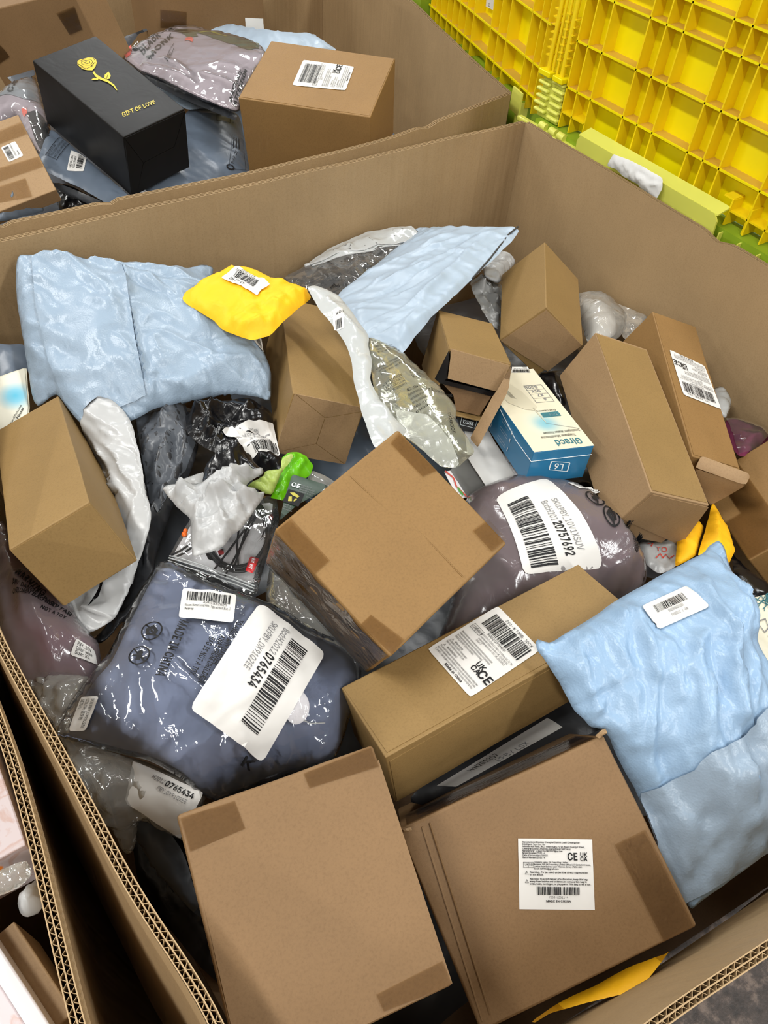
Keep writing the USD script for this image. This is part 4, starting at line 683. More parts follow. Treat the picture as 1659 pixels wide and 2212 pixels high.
# printed clear bag with a milky edge strip
p = Pouch(pts([(790, 726, .945), (831, 737, .94), (874, 770, .93), (921, 808, .925), (968, 855, .925), (987, 883, .92), (984, 911, .915), (1010, 944, .91), (1029, 977, .90), (1005, 996, .90), (991, 1010, .905), (954, 1010, .91), (897, 960, .92), (858, 935, .93), (820, 880, .945), (800, 800, .945)]), .020, .5, .005, (.004, 50, .03), (.006, 16, 1.5, .9), seed=7)
t = bag('clear_bag', 'clear printed bag with a milky white edge strip above the taped centre box', 'plastic bag', p, 'film_olive')
st = Pouch(pts([(661, 620, .968), (681, 615, .966), (728, 636, .962), (751, 662, .96), (782, 704, .955), (797, 728, .952), (797, 751, .952), (806, 784, .952), (797, 822, .952), (820, 864, .948), (846, 902, .942), (880, 926, .94), (866, 948, .96), (813, 976, .968), (789, 916, .956), (766, 836, .952), (761, 789, .956), (747, 742, .958), (709, 690, .962), (693, 674, .966)]), .006, .6, .005, (.002, 40, .02), (.005, 22, 1.5, 1.2), [((690, 640), (780, 740), .006, .006), ((790, 760), (840, 920), .008, .008)], seed=8)
part(t, 'edge_strip', st.mesh(), MT['film_milky'], smooth=60)
part(t, 'liner_sheet', p.patch([(846, 905), (911, 918), (965, 962), (991, 1002), (985, 1008), (954, 1006), (900, 960), (862, 935)], .002), MT['film_pale'], smooth=60)
label(t, st, [(716, 682), (735, 682), (742, 714), (722, 714)], lambda s: (s.bars(.2, .5, .8, .95, 3, 24), s.text(.2, .3, .12, 'X00', coarse=True)), rad=0)
inkon(t, p, [(800, 742), (850, 738), (872, 762), (815, 776)], lambda s: [s.text(.02, .2 + .22 * i, .13, l, coarse=True, wid=.9) for i, l in enumerate(['of suffocation, keep this', 'away from babies and chil', 'using it. Never use this', 'the product, if'])], off=.0014)
inkon(t, p, [(806, 806), (858, 783), (872, 812), (818, 838)], lambda s: [s.text(.02, .2 + .26 * i, .16, l, coarse=True, wid=.95) for i, l in enumerate(['ACHTUNG: Erstickungsgefahr.', 'und Kleinkindern fernhalten', 'uf uns allein, wo Kinder'])], off=.0014)
inkon(t, p, [(816, 848), (868, 826), (880, 846), (826, 870)], lambda s: [s.text(.02, .28 + .3 * i, .2, l, coarse=True, wid=.7) for i, l in enumerate(['ATTENTION', 'LES SACS PLASTI', 'CARDENT LOIN', 'ET VETEMENTS'])], off=.0014)
inkon(t, p, [(868, 800), (918, 812), (925, 842), (880, 850)], lambda s: [s.text(.02, .25 + .3 * i, .19, l, wid=.9) for i, l in enumerate(['KEEP OUT BABIES', 'DE PASEJE BOLSA', 'CE PIENT A TOYS'])], off=.0014)
inkon(t, p, [(862, 866), (898, 848), (922, 900), (890, 918)], lambda s: [s.text(.02, .14 + .16 * i, .09, l, coarse=True, wid=.9) for i, l in enumerate(['ES:', 'Advertencia:', 'Las bolsas de pla', 'en la utilizada', 'los nin', 'cunas'])], off=.0014)
inkon(t, p, [(905, 858), (972, 858), (972, 870), (905, 870)], lambda s: s.text(.0, .8, .7, 'nttum tas bolsas lejos a bebes', coarse=True, wid=1), off=.0014)
inkon(t, p, [(966, 905), (978, 950), (968, 952), (956, 910)], lambda s: s.text(.0, .9, .9, 'ndedor', wid=1), off=.0014)
# white and silver bags behind the open carton
p = Pouch(pts([(1043, 569, .85), (1077, 540, .83), (1117, 564, .82), (1094, 591, .84), (1077, 612, .85), (1045, 595, .86)]), .010, 1, .0035, (.003, 60, .02), (.010, 34, 1, 0), seed=9); bag('white_bag', 'small crumpled white bag beside the corner carton near the back wall', 'plastic bag', p, 'white_bag')
p = Pouch(pts([(1012, 608, .83), (1044, 596, .83), (1092, 622, .81), (1083, 682, .815), (1078, 715, .82), (1060, 700, .83), (1036, 660, .835)]), .006, 1, .003, (.005, 60, .02), (.012, 30, 2.5, 2.3), [((1020, 620), (1080, 660), .005, .010), ((1030, 640), (1080, 690), .005, .009)], seed=10, streaks=[(30, (1020, 610), (1085, 680), .07, .003, .008, .25)]); bag('silver_bag', 'folded silvery grey bag wedged between torn-open carton and corner carton', 'plastic bag', p, 'silver_bag')
p = Pouch(pts([(986, 616, .90), (1010, 590, .90), (1040, 575, .89), (1042, 596, .885), (1020, 610, .885), (1000, 622, .89)]), .006, 1, .005, (.002, 50, .02), (.004, 30, 1, 0), seed=11); p.o = p.o - p.n * .02; bag('dark_mailer_end', 'dark mailer corner sticking out under the pale mailer', 'mailer bag', p, 'mailer_dark')
# clear bags along the right wall
p = Pouch(pts([(1245, 632, .80), (1274, 636, .80), (1303, 650, .795), (1330, 660, .795), (1360, 690, .80), (1335, 735, .81), (1269, 745, .80), (1255, 695, .80)]), .03, .6, .005, (.004, 50, .03), (.006, 20, 1, 0), seed=12); t = bag('clear_bag', 'clear bag of pale cloth between corner carton and longest carton', 'plastic bag', p, 'film_crinkle')
q = Pouch(pts([(1252, 642, .79), (1300, 656, .785), (1340, 690, .79), (1325, 730, .80), (1270, 738, .79)]), .020, .6, .006, (.003, 50, .03), (.006, 18, 1, 0), seed=13); part(t, 'folded_cloth', q.mesh(), MT['white_paper'], smooth=50)
p = Pouch(pts([(1318, 648, .812), (1345, 660, .815), (1400, 682, .82), (1390, 712, .815), (1350, 740, .80), (1330, 690, .805)]), .006, .6, .005, (.005, 60, .03), (.008, 26, 1, 0), seed=14); bag('clear_bag', 'crinkled clear bag against the right wall behind the longest carton', 'plastic bag', p, 'film_crinkle')
p = Pouch(pts([(1536, 840, .80), (1560, 832, .80), (1583, 871, .79), (1568, 905, .79), (1550, 890, .80)]), .008, 1, .004, (.003, 50, .02), (.005, 40, 1, 0), seed=15); bag('white_bag', 'small white bag corner behind the labelled carton on the right wall', 'plastic bag', p, 'film_milky')
p = Pouch(pts([(1562, 905, .79), (1600, 908, .785), (1644, 926, .785), (1664, 944, .785), (1630, 985, .79), (1590, 990, .79)]), .010, .8, .004, (.004, 50, .02), (.008, 30, 1, 0), seed=16); t = bag('clothing_bag', 'glossy burgundy clothing pack at the right wall above the taped carton', 'plastic bag', p, 'fabric_maroon'); q = p; part(t, 'film', p.patch([(1566, 906), (1600, 910), (1640, 928), (1658, 945), (1628, 980), (1594, 985)], .003), MT['film_clear'], smooth=60)
# black scraps by the flosser box
p = Pouch(pts([(1160, 806, .80), (1219, 798, .80), (1214, 818, .80), (1224, 884, .79), (1192, 856, .79)]), .008, 1, .005, (.003, 60, .02), (.006, 30, 1, 0), seed=17); bag('black_bag', 'black plastic bag in the gap behind the flosser box', 'plastic bag', p, 'black_bag')
p = Pouch(pts([(1215, 1040, .775), (1272, 1036, .775), (1282, 1056, .775), (1245, 1070, .775), (1200, 1058, .775)]), .006, 1, .004, (.002, 60, .02), (.004, 30, 1, 0), seed=18); bag('black_bag', 'black plastic scrap just below the L6 end of the flosser box', 'plastic bag', p, 'black_bag')
# white and grey flat boxes left of the flosser
p = Pouch(pts([(1004, 924, .815), (1050, 922, .81), (1128, 1050, .80), (1062, 1068, .81), (1010, 988, .815)]), .003, 1, .006, (0, 1, 1), (.0015, 20, 1, 0), rnd=.03, seed=19); t = bag('white_envelope', 'plain white flat packet under the torn-open carton flap', 'packet', p, 'white_paper')
p = Pouch(pts([(1010, 985, .80), (1062, 1066, .80), (1052, 1076, .78), (1008, 1078, .775), (972, 1016, .785)]), .001, 2, .006, (0, 1, 1), (0, 1, 1, 0), rnd=.03, seed=20); bag('grey_box', 'plain grey flat box side beside the white packet', 'box', p, 'card_grey')
p = Pouch(pts([(958, 1019, .80), (972, 1016, .80), (1010, 1074, .79), (990, 1075, .79)]), .001, 2, .005, (0, 1, 1), (0, 1, 1, 0), rnd=.03, seed=21); t = bag('printed_card', 'white card with red curve beside the taped centre box', 'card', p, 'card_white')
inkon(t, p, [(956, 1018), (974, 1016), (1012, 1074), (992, 1076)], lambda s: (s.poly(sg.LineString([(.3, .05), (.7, .3), (.4, .6), (.8, .95)]).buffer(.06), 'print_red'), s.poly(sg.Point(.5, .78).buffer(.16), 'print_green')), off=.0012)
p = Pouch(pts([(1084, 978, .79), (1098, 985, .79), (1136, 1036, .785), (1120, 1044, .785)]), .002, 2, .005, (0, 1, 1), (0, 1, 1, 0), rnd=.03, seed=22); bag('white_card', 'thin white card edge between white packet and flosser box', 'card', p, 'card_white')
# plum clothing bag with a long label
def barcode_long(l1, l2, seed):
    def d(s): s.bars(.14, .52, .92, .88, seed, 76); s.text(.27, .44, .11, l1, bold=False, wid=.62); s.text(.27, .26, .085, l2, wid=.52)
    return d
p = Pouch(pts([(1009, 1071, .80), (1057, 1052, .80), (1083, 1040, .80), (1135, 1036, .795), (1187, 1042, .79), (1243, 1055, .805), (1287, 1079, .825), (1343, 1127, .835), (1375, 1172, .825), (1392, 1216, .80), (1394, 1253, .775), (1378, 1272, .775), (1334, 1292, .78), (1245, 1288, .79), (1000, 1405, .79), (935, 1430, .79), (980, 1300, .80), (1000, 1200, .80)]), .05, .5, .006, (.003, 45, .035), (.005, 9, 1.6, .9), [((1040, 1090), (1180, 1050), .02, .006), ((1290, 1260), (1390, 1200), .012, .008), ((1300, 1280), (1380, 1255), .010, .007), ((1330, 1220), (1370, 1270), .010, .008)], seed=23)
t = bag('clothing_bag', 'frosted bag of plum clothing with a long shipping label right of the centre box', 'plastic bag', p, 'fabric_plum', 'clothing')
v, f = p.mesh(); nrm = trimesh.Trimesh(v, f, process=False).vertex_normals; part(t, 'film', (v + nrm * .003 + .002 * (fbm(v * 40, 2, 3)[:, None] - .5) * nrm, f), MT['film_mauve'], smooth=60)
label(t, p, [(1170, 1069), (1291, 1252), (1118, 1280), (1060, 1113)], lambda s: (s.bars(.18, .56, .96, .90, 12, 70), s.text(.30, .44, .10, 'Bcd:H201', 'print_grey', wid=.25), s.text(.56, .44, .12, '20757692', bold=True, wid=.34), s.text(.30, .27, .09, 'SKU:PBY_10V1XSUV', 'print_grey', wid=.56)), off=.0046, rad=.008, nu=20)
label(t, p, [(1213, 1075), (1268, 1061), (1291, 1083), (1236, 1098)], lambda s: (s.bars(.12, .12, .86, .55, 4, 50), s.text(.12, .74, .14, 'X0025ZQYWP', coarse=True), s.text(.12, .92, .13, 'Blouse Women S-XL New', coarse=True)), off=.0046, rad=.002)
def icon(s, x, y, r, kind):
    s.ring(x, y, r, r * .15); a = s.w / s.h
    body = sg.Point(0, -.25).buffer(.26).union(sg.box(-.22, -.1, .22, .5)).union(sg.LineString([(-.55, .1), (0, 0), (.5, .35)]).buffer(.09)) if kind else sg.Polygon([(-.6, -.1), (0, -.65), (.6, -.1), (.45, .5), (-.45, .5)]).difference(sg.Point(0, .05).buffer(.22)).union(sg.Point(0, .05).buffer(.1))
    g = body.union(sg.LineString([(-.75, -.6), (.75, .6)]).buffer(.08)); g = affinity.scale(g, r, r * a, origin=(0, 0)); s.poly(affinity.translate(g, x, y))
inkon(t, p, [(1268, 1090), (1322, 1160), (1300, 1196), (1230, 1110)], lambda s: (icon(s, .28, .45, .24, 1), icon(s, .80, .45, .24, 0)), off=.0048)
for a, b, c_, d_, tx in (((1343, 1180), (1322, 1128), (1312, 1131), (1332, 1184), 'WARNING'), ((1352, 1160), (1330, 1110), (1324, 1113), (1346, 1164), 'PLEASE KEEP THIS BAG'), ((1362, 1220), (1334, 1118), (1328, 1121), (1355, 1222), 'TO AVOID ANY DANGER BAG IS NOT A TOY'), ((1354, 1220), (1366, 1180), (1376, 1184), (1362, 1224), 'AWAY FROM')):
    inkon(t, p, [a, b, c_, d_][::1], lambda s: s.text(0, .9, .9, tx, bold=True, wid=1), off=.0048)
# yellow mailers by the right blue mailer
p = Pouch(pts([(1464, 1158, .78), (1508, 1122, .775), (1521, 1137, .775), (1504, 1200, .785), (1458, 1224, .79)]), .008, 1, .005, (.002, 50, .02), (.002, 20, 1, 0), rnd=.04, seed=24); bag('padded_envelope', 'yellow envelope end, left one of two under the longest carton', 'envelope', p, 'yellow_paper')
p = Pouch(pts([(1534, 1088, .77), (1548, 1112, .765), (1568, 1149, .765), (1582, 1195, .775), (1560, 1240, .78), (1502, 1207, .785), (1522, 1137, .775)]), .010, .3, .005, (.002, 50, .02), (.002, 20, 1, 0), [((1540, 1110), (1530, 1200), .006, .007)], rnd=.04, seed=25); p.o = p.o + p.n * .006; bag('padded_envelope', 'yellow folded envelope, right one of two under the longest carton', 'envelope', p, 'yellow_paper')
p = Pouch(pts([(1374, 1172, .765), (1432, 1172, .765), (1466, 1158, .765), (1464, 1224, .77), (1420, 1242, .77), (1390, 1212, .77)]), .008, 1, .004, (.003, 50, .02), (.005, 26, 1, 0), seed=26); t = bag('white_bag', 'white bag with red handwriting between plum clothing bag and yellow envelopes', 'plastic bag', p, 'white_bag')
inkon(t, p, [(1395, 1180), (1456, 1182), (1456, 1216), (1395, 1214)], lambda s: (s.text(.28, .55, .28, 'TO', 'print_red'), s.poly(sg.LineString([(.02, .1), (.2, .02), (.12, .3)]).buffer(.02), 'print_red'), s.poly(sg.LineString([(.3, .95), (.45, .7), (.55, .95), (.65, .72), (.78, .92), (.95, .7)]).buffer(.018), 'print_red')), off=.0012)
# the light blue mailer at the right
p = Pouch(pts([(1156, 1381, .905), (1189, 1389, .907), (1247, 1353, .91), (1337, 1295, .91), (1366, 1277, .91), (1445, 1233, .905), (1518, 1197, .90), (1532, 1180, .90), (1550, 1167, .90), (1560, 1179, .90), (1583, 1244, .90), (1605, 1287, .90), (1615, 1353, .895), (1632, 1400, .89), (1668, 1480, .88), (1712, 1570, .875), (1745, 1690, .85), (1735, 1780, .82), (1659, 1841, .80), (1590, 1895, .785), (1520, 1945, .772), (1493, 1969, .768), (1440, 1850, .80), (1400, 1760, .815), (1355, 1680, .835), (1318, 1600, .865), (1300, 1575, .88), (1272, 1570, .88), (1236, 1530, .885), (1208, 1475, .89), (1176, 1425, .90), (1160, 1402, .905)]),
    .034, .35, .004, (.006, 42, .045), (.006, 8, 2.6, 1.9), [((1340, 1300), (1375, 1500), .008, .012), ((1490, 1240), (1500, 1420), .010, .014), ((1500, 1400), (1550, 1580), .008, .010), ((1390, 1380), (1430, 1540), .008, .008), ((1470, 1370), (1420, 1480), .007, .009), ((1580, 1260), (1580, 1400), .010, .012), ((1610, 1330), (1640, 1500), .008, .010), ((1240, 1370), (1300, 1500), .010, .009), ((1190, 1400), (1290, 1560), .010, .008), ((1330, 1480), (1360, 1640), .012, .008), ((1540, 1640), (1600, 1800), .02, .012), ((1480, 1640), (1500, 1760), .012, .008), ((1440, 1380), (1470, 1520), .006, .008)], [(1480, 1330, .08, .010)], seed=27, rnd=.1, streaks=[(80, (1400, 1300), (1450, 1560), .16, .0045, .008, .22), (30, (1200, 1400), (1320, 1600), .12, .005, .005, .25), (30, (1480, 1600), (1600, 1850), .16, .007, .005, .35)])
t = bag('mailer', 'light blue padded mailer with a small barcode label at the right front', 'mailer bag', p, 'mailer_sky')
flap_pts = [(1700, 1500), (1659, 1519), (1620, 1530), (1587, 1543), (1562, 1565), (1547, 1595), (1510, 1615), (1474, 1631), (1462, 1650), (1456, 1667), (1425, 1690), (1389, 1714), (1392, 1735), (1430, 1830), (1493, 1966), (1590, 1893), (1659, 1839), (1733, 1778), (1742, 1690), (1710, 1572)]
fl = p.patch(flap_pts, .0045); part(t, 'flap', fl, MT['mailer_blue'], smooth=60)
label(t, p, [(1357, 1323), (1454, 1279), (1479, 1333), (1376, 1379)], lambda s: (s.bars(.18, .16, .80, .45, 14, 60), s.text(.36, .60, .10, 'X0019B4QZ1U57', coarse=True, wid=.30), s.text(.36, .78, .10, 'FYS0322-1-48', wid=.30)), rad=.004, nu=24, off=.0025)
# dark bag and sheet in the slot between label carton and front carton
p = Pouch(pts([(870, 1730, .73), (1000, 1640, .735), (1180, 1535, .745), (1285, 1490, .75), (1318, 1570, .755), (1200, 1610, .735), (1050, 1690, .725), (940, 1745, .72)]), .006, 1, .007, (.002, 50, .02), (.004, 14, 1, 0), seed=28); t = bag('dark_bag', 'dark violet bag with a white sheet in the slot behind the front carton', 'plastic bag', p, 'mailer_dark')
label(t, p, [(942, 1699), (1180, 1553), (1212, 1574), (985, 1700)], lambda s: (s.text(.22, .52, .30, 'H:H201207', wid=.26), s.text(.40, .92, .30, 'I:PBY LSX', 'print_grey', wid=.30)), rad=0, off=.001)

# ------------------------------------------------------------------ left half of the main bin
p = Pouch(pts([(-30, 730, .90), (8, 738, .90), (48, 735, .90), (60, 775, .885), (56, 800, .875), (0, 830, .87), (-30, 830, .87)]), .008, 1, .006, (.002, 50, .02), (.003, 16, 1, 0), seed=30); p.o = p.o - p.n * .01; bag('mailer', 'dark grey-blue mailer edge at the left behind the flosser sticker sheet', 'mailer bag', p, 'mailer_grey')
p = Pouch(pts([(-25, 825, .875), (0, 812, .877), (56, 793, .88), (64, 880, .86), (62, 905, .855), (0, 945, .85), (-25, 950, .85)]), .002, 2, .006, (0, 1, 1), (.001, 14, 1, 0), rnd=.03, seed=31); t = bag('printed_carton', 'white printed flosser box face at the left edge beside the big blue-grey mailer', 'product box', p, 'cream_print')
mat('blue_glow', {'tc': ('texture_coordinate', {}), 'gr': ('vector_math', {'math_type': 'distance'}), 'mr': ('math', {'math_type': 'multiply', 'value2': 1 / .026}), 'r': ('rgb_ramp', {'ramp': [(0, lin(90, 176, 204)), (.4, lin(130, 190, 210)), (1, lin(228, 226, 210))]}), 'p': ('principled_bsdf', {'roughness': .3})}, [('tc.object', 'gr.vector1'), ('gr.value', 'mr.value1'), ('mr.value', 'r.fac'), ('r.color', 'p.base_color')], 'p.BSDF')
g = p.lift(p.to2(34, 857)[None])[0] - t.loc; UsdShade.Shader(stage.GetPrimAtPath('/World/Looks/blue_glow/gr')).CreateInput('vector2', Sdf.ValueTypeNames.Float3).Set(Gf.Vec3f(*map(float, g)))
part(t, 'glow_print', p.patch([(-20, 826), (0, 816), (54, 797), (61, 880), (58, 900), (0, 930), (-20, 935)], .0008), MT['blue_glow'], smooth=60)
inkon(t, p, [(4, 946), (46, 872), (58, 876), (18, 950)], lambda s: (s.text(.05, .40, .32, 'barer Munddusche', coarse=True, wid=.9), s.text(.0, .92, .34, 'ligent Water Flosser', bold=True, coarse=True, wid=.9)), off=.0016)
# white crinkled mailer hanging round the left carton
p = Pouch(pts([(183, 884, .905), (194, 869, .91), (213, 855, .91), (239, 861, .908), (265, 882, .90), (288, 917, .895), (299, 969, .89), (310, 1029, .885), (329, 1117, .88), (318, 1156, .875), (303, 1205, .87), (284, 1268, .86), (254, 1332, .85), (209, 1362, .845), (179, 1373, .84), (153, 1351, .84), (148, 1302, .83), (190, 1262, .79), (240, 1205, .785), (245, 1120, .79), (215, 1020, .80), (190, 950, .84), (181, 913, .88)]), .012, .6, .0038, (.004, 55, .03), (.008, 16, 2.2, 1.4), [((225, 870), (290, 960), .007, .009), ((255, 980), (325, 1115), .006, .012), ((210, 860), (235, 960), .006, .006), ((215, 1340), (250, 1240), .006, .012), ((230, 1290), (290, 1230), .01, .008), ((190, 900), (240, 920), .006, .007), ((265, 960), (312, 1060), .008, -.008)], seed=32, rnd=.1, streaks=[(40, (230, 870), (310, 1100), .10, .004, .010, .35), (14, (200, 1350), (260, 1240), .07, .004, .006, .4)])
t = bag('mailer', 'crinkled white poly mailer curling along the side of the left kraft carton', 'mailer bag', p, 'white_bag')
p = Pouch(pts([(218, 1254, .862), (230, 1268, .862), (222, 1300, .86), (196, 1322, .858), (214, 1292, .86), (222, 1275, .861)]), .001, 1, .003, (0, 1, 1), (0, 1, 1, 0), rnd=.05, seed=33); p.o = p.o + p.n * .012; part(t, 'tear_lining', p.mesh(), MT['black_bag'], smooth=50)
# dark translucent mailers down the middle left
p = Pouch(pts([(288, 905, .86), (340, 888, .86), (398, 870, .86), (408, 902, .86), (414, 943, .855), (430, 962, .85), (408, 1029, .84), (378, 1082, .835), (362, 1130, .83), (340, 1194, .83), (332, 1242, .83), (312, 1287, .83), (277, 1330, .83), (225, 1390, .825), (195, 1390, .82), (245, 1330, .81), (290, 1220, .82), (318, 1120, .83), (300, 1000, .84)]), .010, .6, .0042, (.004, 45, .03), (.008, 11, 3.0, 1.2), [((330, 900), (420, 960), .012, .010), ((350, 940), (345, 1060), .014, .010), ((400, 1000), (340, 1180), .008, .014), ((370, 1040), (310, 1240), .006, .014), ((330, 1100), (290, 1260), .007, .010)], seed=34, streaks=[(60, (400, 900), (290, 1280), .14, .004, .011, .3)])
t = bag('mailer', 'charcoal poly mailer with grey sheen running down beside the white crinkled mailer', 'mailer bag', p, 'mailer_dark')
part(t, 'sheen_patch', p.patch([(296, 908), (394, 876), (404, 906), (412, 944), (424, 962), (402, 1020), (370, 1075), (345, 1120), (325, 1090), (310, 1000)], .0012), MT['mailer_slate'], smooth=60)  # grey sheen of the upper part painted on as a slate patch
p = Pouch(pts([(399, 894, .872), (419, 885, .875), (461, 868, .875), (536, 858, .87), (567, 875, .865), (588, 892, .86), (592, 960, .85), (596, 985, .85), (612, 990, .85), (605, 1014, .85), (565, 1018, .85), (522, 985, .86), (481, 980, .865), (457, 975, .868), (423, 954, .87), (402, 933, .872)]), .010, .6, .004, (.006, 50, .03), (.010, 14, 1.8, .2), [((405, 900), (560, 890), .008, .010), ((440, 950), (460, 880), .006, .012), ((425, 890), (470, 970), .006, .012)], seed=35, streaks=[(46, (410, 900), (580, 880), .08, .003, .010, .5)])
t = bag('mailer', 'black poly mailer with a creased white barcode label beside the crash-lock carton', 'mailer bag', p, 'black_bag')
label(t, p, [(605, 984), (538, 999), (493, 946), (590, 914)], lambda s: (s.bars(.04, .05, .80, .40, 15, 60), s.text(.30, .56, .10, 'X0023LX47JZ1', 'print_grey', wid=.45), s.text(.15, .70, .08, 'Nachtkleid for Women (M)', 'print_grey', coarse=True, wid=.7), s.text(.40, .84, .08, 'New Color', 'print_grey', coarse=True, wid=.25)), off=.001, rad=.002, nu=18)
part(t, 'label_fold', p.patch([(478, 950), (500, 940), (548, 996), (534, 968), (490, 958)], .0022), MT['white_paper'], smooth=50)
# crumpled white bag with its black-lined mouth
p = Pouch(pts([(352, 1057, .915), (357, 1050, .915), (382, 1047, .92), (443, 1043, .925), (454, 1026, .925), (478, 1020, .925), (536, 1014, .92), (567, 1010, .915), (569, 1024, .915), (540, 1042, .915), (530, 1056, .92), (548, 1066, .92), (571, 1061, .92), (567, 1076, .92), (550, 1100, .92), (522, 1140, .918), (502, 1157, .915), (485, 1181, .912), (457, 1193, .91), (414, 1204, .905), (411, 1164, .91), (412, 1122, .915), (382, 1095, .915), (364, 1074, .915)]), .012, .6, .003, (.004, 70, .02), (.009, 26, 1.2, .3), [((380, 1055), (430, 1090), .006, .012), ((430, 1090), (425, 1190), .007, .012), ((450, 1100), (540, 1070), .006, .010), ((480, 1175), (545, 1085), .006, .010), ((465, 1035), (560, 1018), .005, .010), ((440, 1170), (500, 1130), .006, .008)], seed=36, rnd=.08, streaks=[(46, (400, 1060), (430, 1190), .06, .003, .009, .8)])
t = bag('white_bag', 'crumpled pearly white bag lying on the zip bag of cables', 'plastic bag', p, 'white_bag')
p = Pouch(pts([(433, 1043, .918), (447, 988, .90), (474, 979, .895), (526, 974, .89), (529, 966, .892), (541, 970, .892), (552, 995, .895), (573, 1008, .90), (566, 1022, .905), (478, 1026, .915), (454, 1032, .918)]), .012, .6, .004, (.005, 70, .02), (.014, 30, 1.2, .3), [((450, 1000), (540, 985), .006, .012), ((460, 1020), (535, 1005), .005, -.012)], seed=37); p.o = p.o - p.n * .006; bag('black_bag', 'shiny black bag mouth behind the crumpled white bag', 'plastic bag', p, 'black_bag')
p = Pouch(pts([(376, 1032, .90), (437, 1009, .90), (441, 1020, .902), (430, 1042, .905), (382, 1050, .905)]), .004, 1, .004, (.002, 50, .02), (.003, 30, 1, 0), rnd=.05, seed=38); p.o = p.o - p.n * .008; bag('white_mailer_edge', 'folded white mailer edge left of the shiny black bag mouth', 'mailer bag', p, 'silver_bag')
# lime bag, pale green crinkle, green card box
p = Pouch(pts([(608, 992, .895), (622, 980, .90), (645, 977, .90), (662, 985, .895), (676, 1006, .89), (669, 1026, .888), (645, 1043, .885), (630, 1062, .885), (612, 1082, .885), (584, 1078, .885), (591, 1054, .89), (606, 1022, .895)]), .004, .6, .003, (.003, 60, .02), (.003, 22, 1.5, .8), [((640, 985), (600, 1065), .006, .008), ((655, 990), (640, 1040), .004, .006)], seed=39, rnd=.06, streaks=[(14, (640, 985), (600, 1070), .06, .003, .006, .3)]); t = bag('lime_bag', 'bright lime green bag tucked against the taped centre box', 'plastic bag', p, 'lime_bag')
part(t, 'crinkled_edge', Pouch(pts([(532, 1050, .90), (548, 1040, .902), (567, 1036, .90), (572, 1020, .90), (590, 1014, .905), (606, 1014, .91), (608, 992, .91), (630, 979, .912), (636, 985, .91), (622, 1004, .908), (604, 1028, .905), (588, 1068, .90), (574, 1066, .90), (560, 1058, .90)]), .008, .6, .003, (.004, 90, .015), (.011, 50, 1, 0), seed=40).mesh(), MT['lime_crinkle'], smooth=50)
p = Pouch(pts([(672, 1010, .885), (700, 1022, .88), (730, 1040, .875), (705, 1060, .878), (660, 1045, .882)]), .006, 1, .005, (.003, 50, .02), (.004, 30, 1, 0), seed=41); p.o = p.o - p.n * .004; bag('clear_bag', 'clear bag edge between lime bag and taped centre box', 'plastic bag', p, 'film_crinkle')
p = Pouch(pts([(629, 1034, .893), (706, 1058, .885), (690, 1072, .885), (640, 1100, .885), (602, 1134, .885), (613, 1085, .89)]), .001, 4, .005, (0, 1, 1), (0, 1, 1, 0), rnd=.02, wob=0, seed=42); p.o = p.o + p.n * .010; t = bag('green_box', 'dark green box with CE mark and small printed picture next to the lime bag', 'product box', p, 'box_green')
inkon(t, p, [(631, 1038), (703, 1061), (673, 1122), (601, 1099)], lambda s: (s.text(.03, .20, .13, 'CE', 'print_white', bold=True), [s.text(.30, .10 + i * .07, .05, l, 'print_grey', coarse=True, wid=w) for i, (l, w) in enumerate((('AGES 8 AND UP', .3), ('Assembly required', .42), ('designed in England', .5), ('Conforms to EN71', .45)))], s.poly(sg.box(.04, .34, .48, .74).buffer(.02), 'print_black'), s.poly([(.10, .42), (.22, .38), (.40, .44), (.36, .50), (.20, .48)], 'art_yellow'), s.poly([(.12, .56), (.20, .52), (.26, .66), (.16, .70)], 'art_yellow'), s.poly([(.30, .56), (.42, .52), (.40, .60), (.34, .68), (.30, .64)], 'art_yellow'), s.text(.58, .40, .05, 'co.uk', 'print_grey', coarse=True), [s.text(.10, .84 + i * .07, .05, l, 'print_grey', coarse=True) for i, l in enumerate(('with a', 'pad of', 'all scale'))]), off=.001)
# zip bag of cables and cable ties
zp = [(358, 1214, .865), (385, 1165, .87), (412, 1118, .875), (440, 1090, .88), (520, 1080, .88), (598, 1066, .88), (604, 1128, .878), (590, 1150, .875), (572, 1215, .865), (552, 1296, .85), (458, 1258, .855)]
p = Pouch(pts(zp), .012, .9, .005, (.003, 60, .02), (.003, 24, 1, 0), seed=43); v, f = p.mesh(); t = thing('cable_bag', 'clear zip bag of black cable, ties and red tags under the crumpled white bag', 'zip bag', base_of(v)); part(t, 'film', (v, f), MT['film_clear'], smooth=50)
lo = Plane(p.o - p.n * .004, p.e1, p.e2, p.n); P3 = lambda x, y, o=0.0: lo.lift(lo.to2(x, y)[None], o)[0]
part(t, 'inner_card', Pouch(pts([(370, 1208, .857), (418, 1125, .862), (500, 1095, .865), (590, 1085, .865), (585, 1140, .862), (560, 1210, .857), (545, 1265, .848), (460, 1235, .85)]), .001, 2, .006, (0, 1, 1), (0, 1, 1, 0), rnd=.05).mesh(), MT['card_white'], smooth=40)
ce = np.array([512., 1152.]); 
for k in range(5):
    a = np.linspace(0, 2 * np.pi, 60, endpoint=False); R1 = 66 + 2.2 * k; pp = [P3(ce[0] + R1 * math.cos(x) * (.98 - .02 * k) + 2 * math.sin(3 * x + k), ce[1] + R1 * 1.12 * math.sin(x) + 2 * math.cos(2 * x + k), .001 + .0016 * (k % 3)) for x in a]; part(t, 'cable', tube(pp, .0019, 8, True), MT['cable_black'], smooth=60)
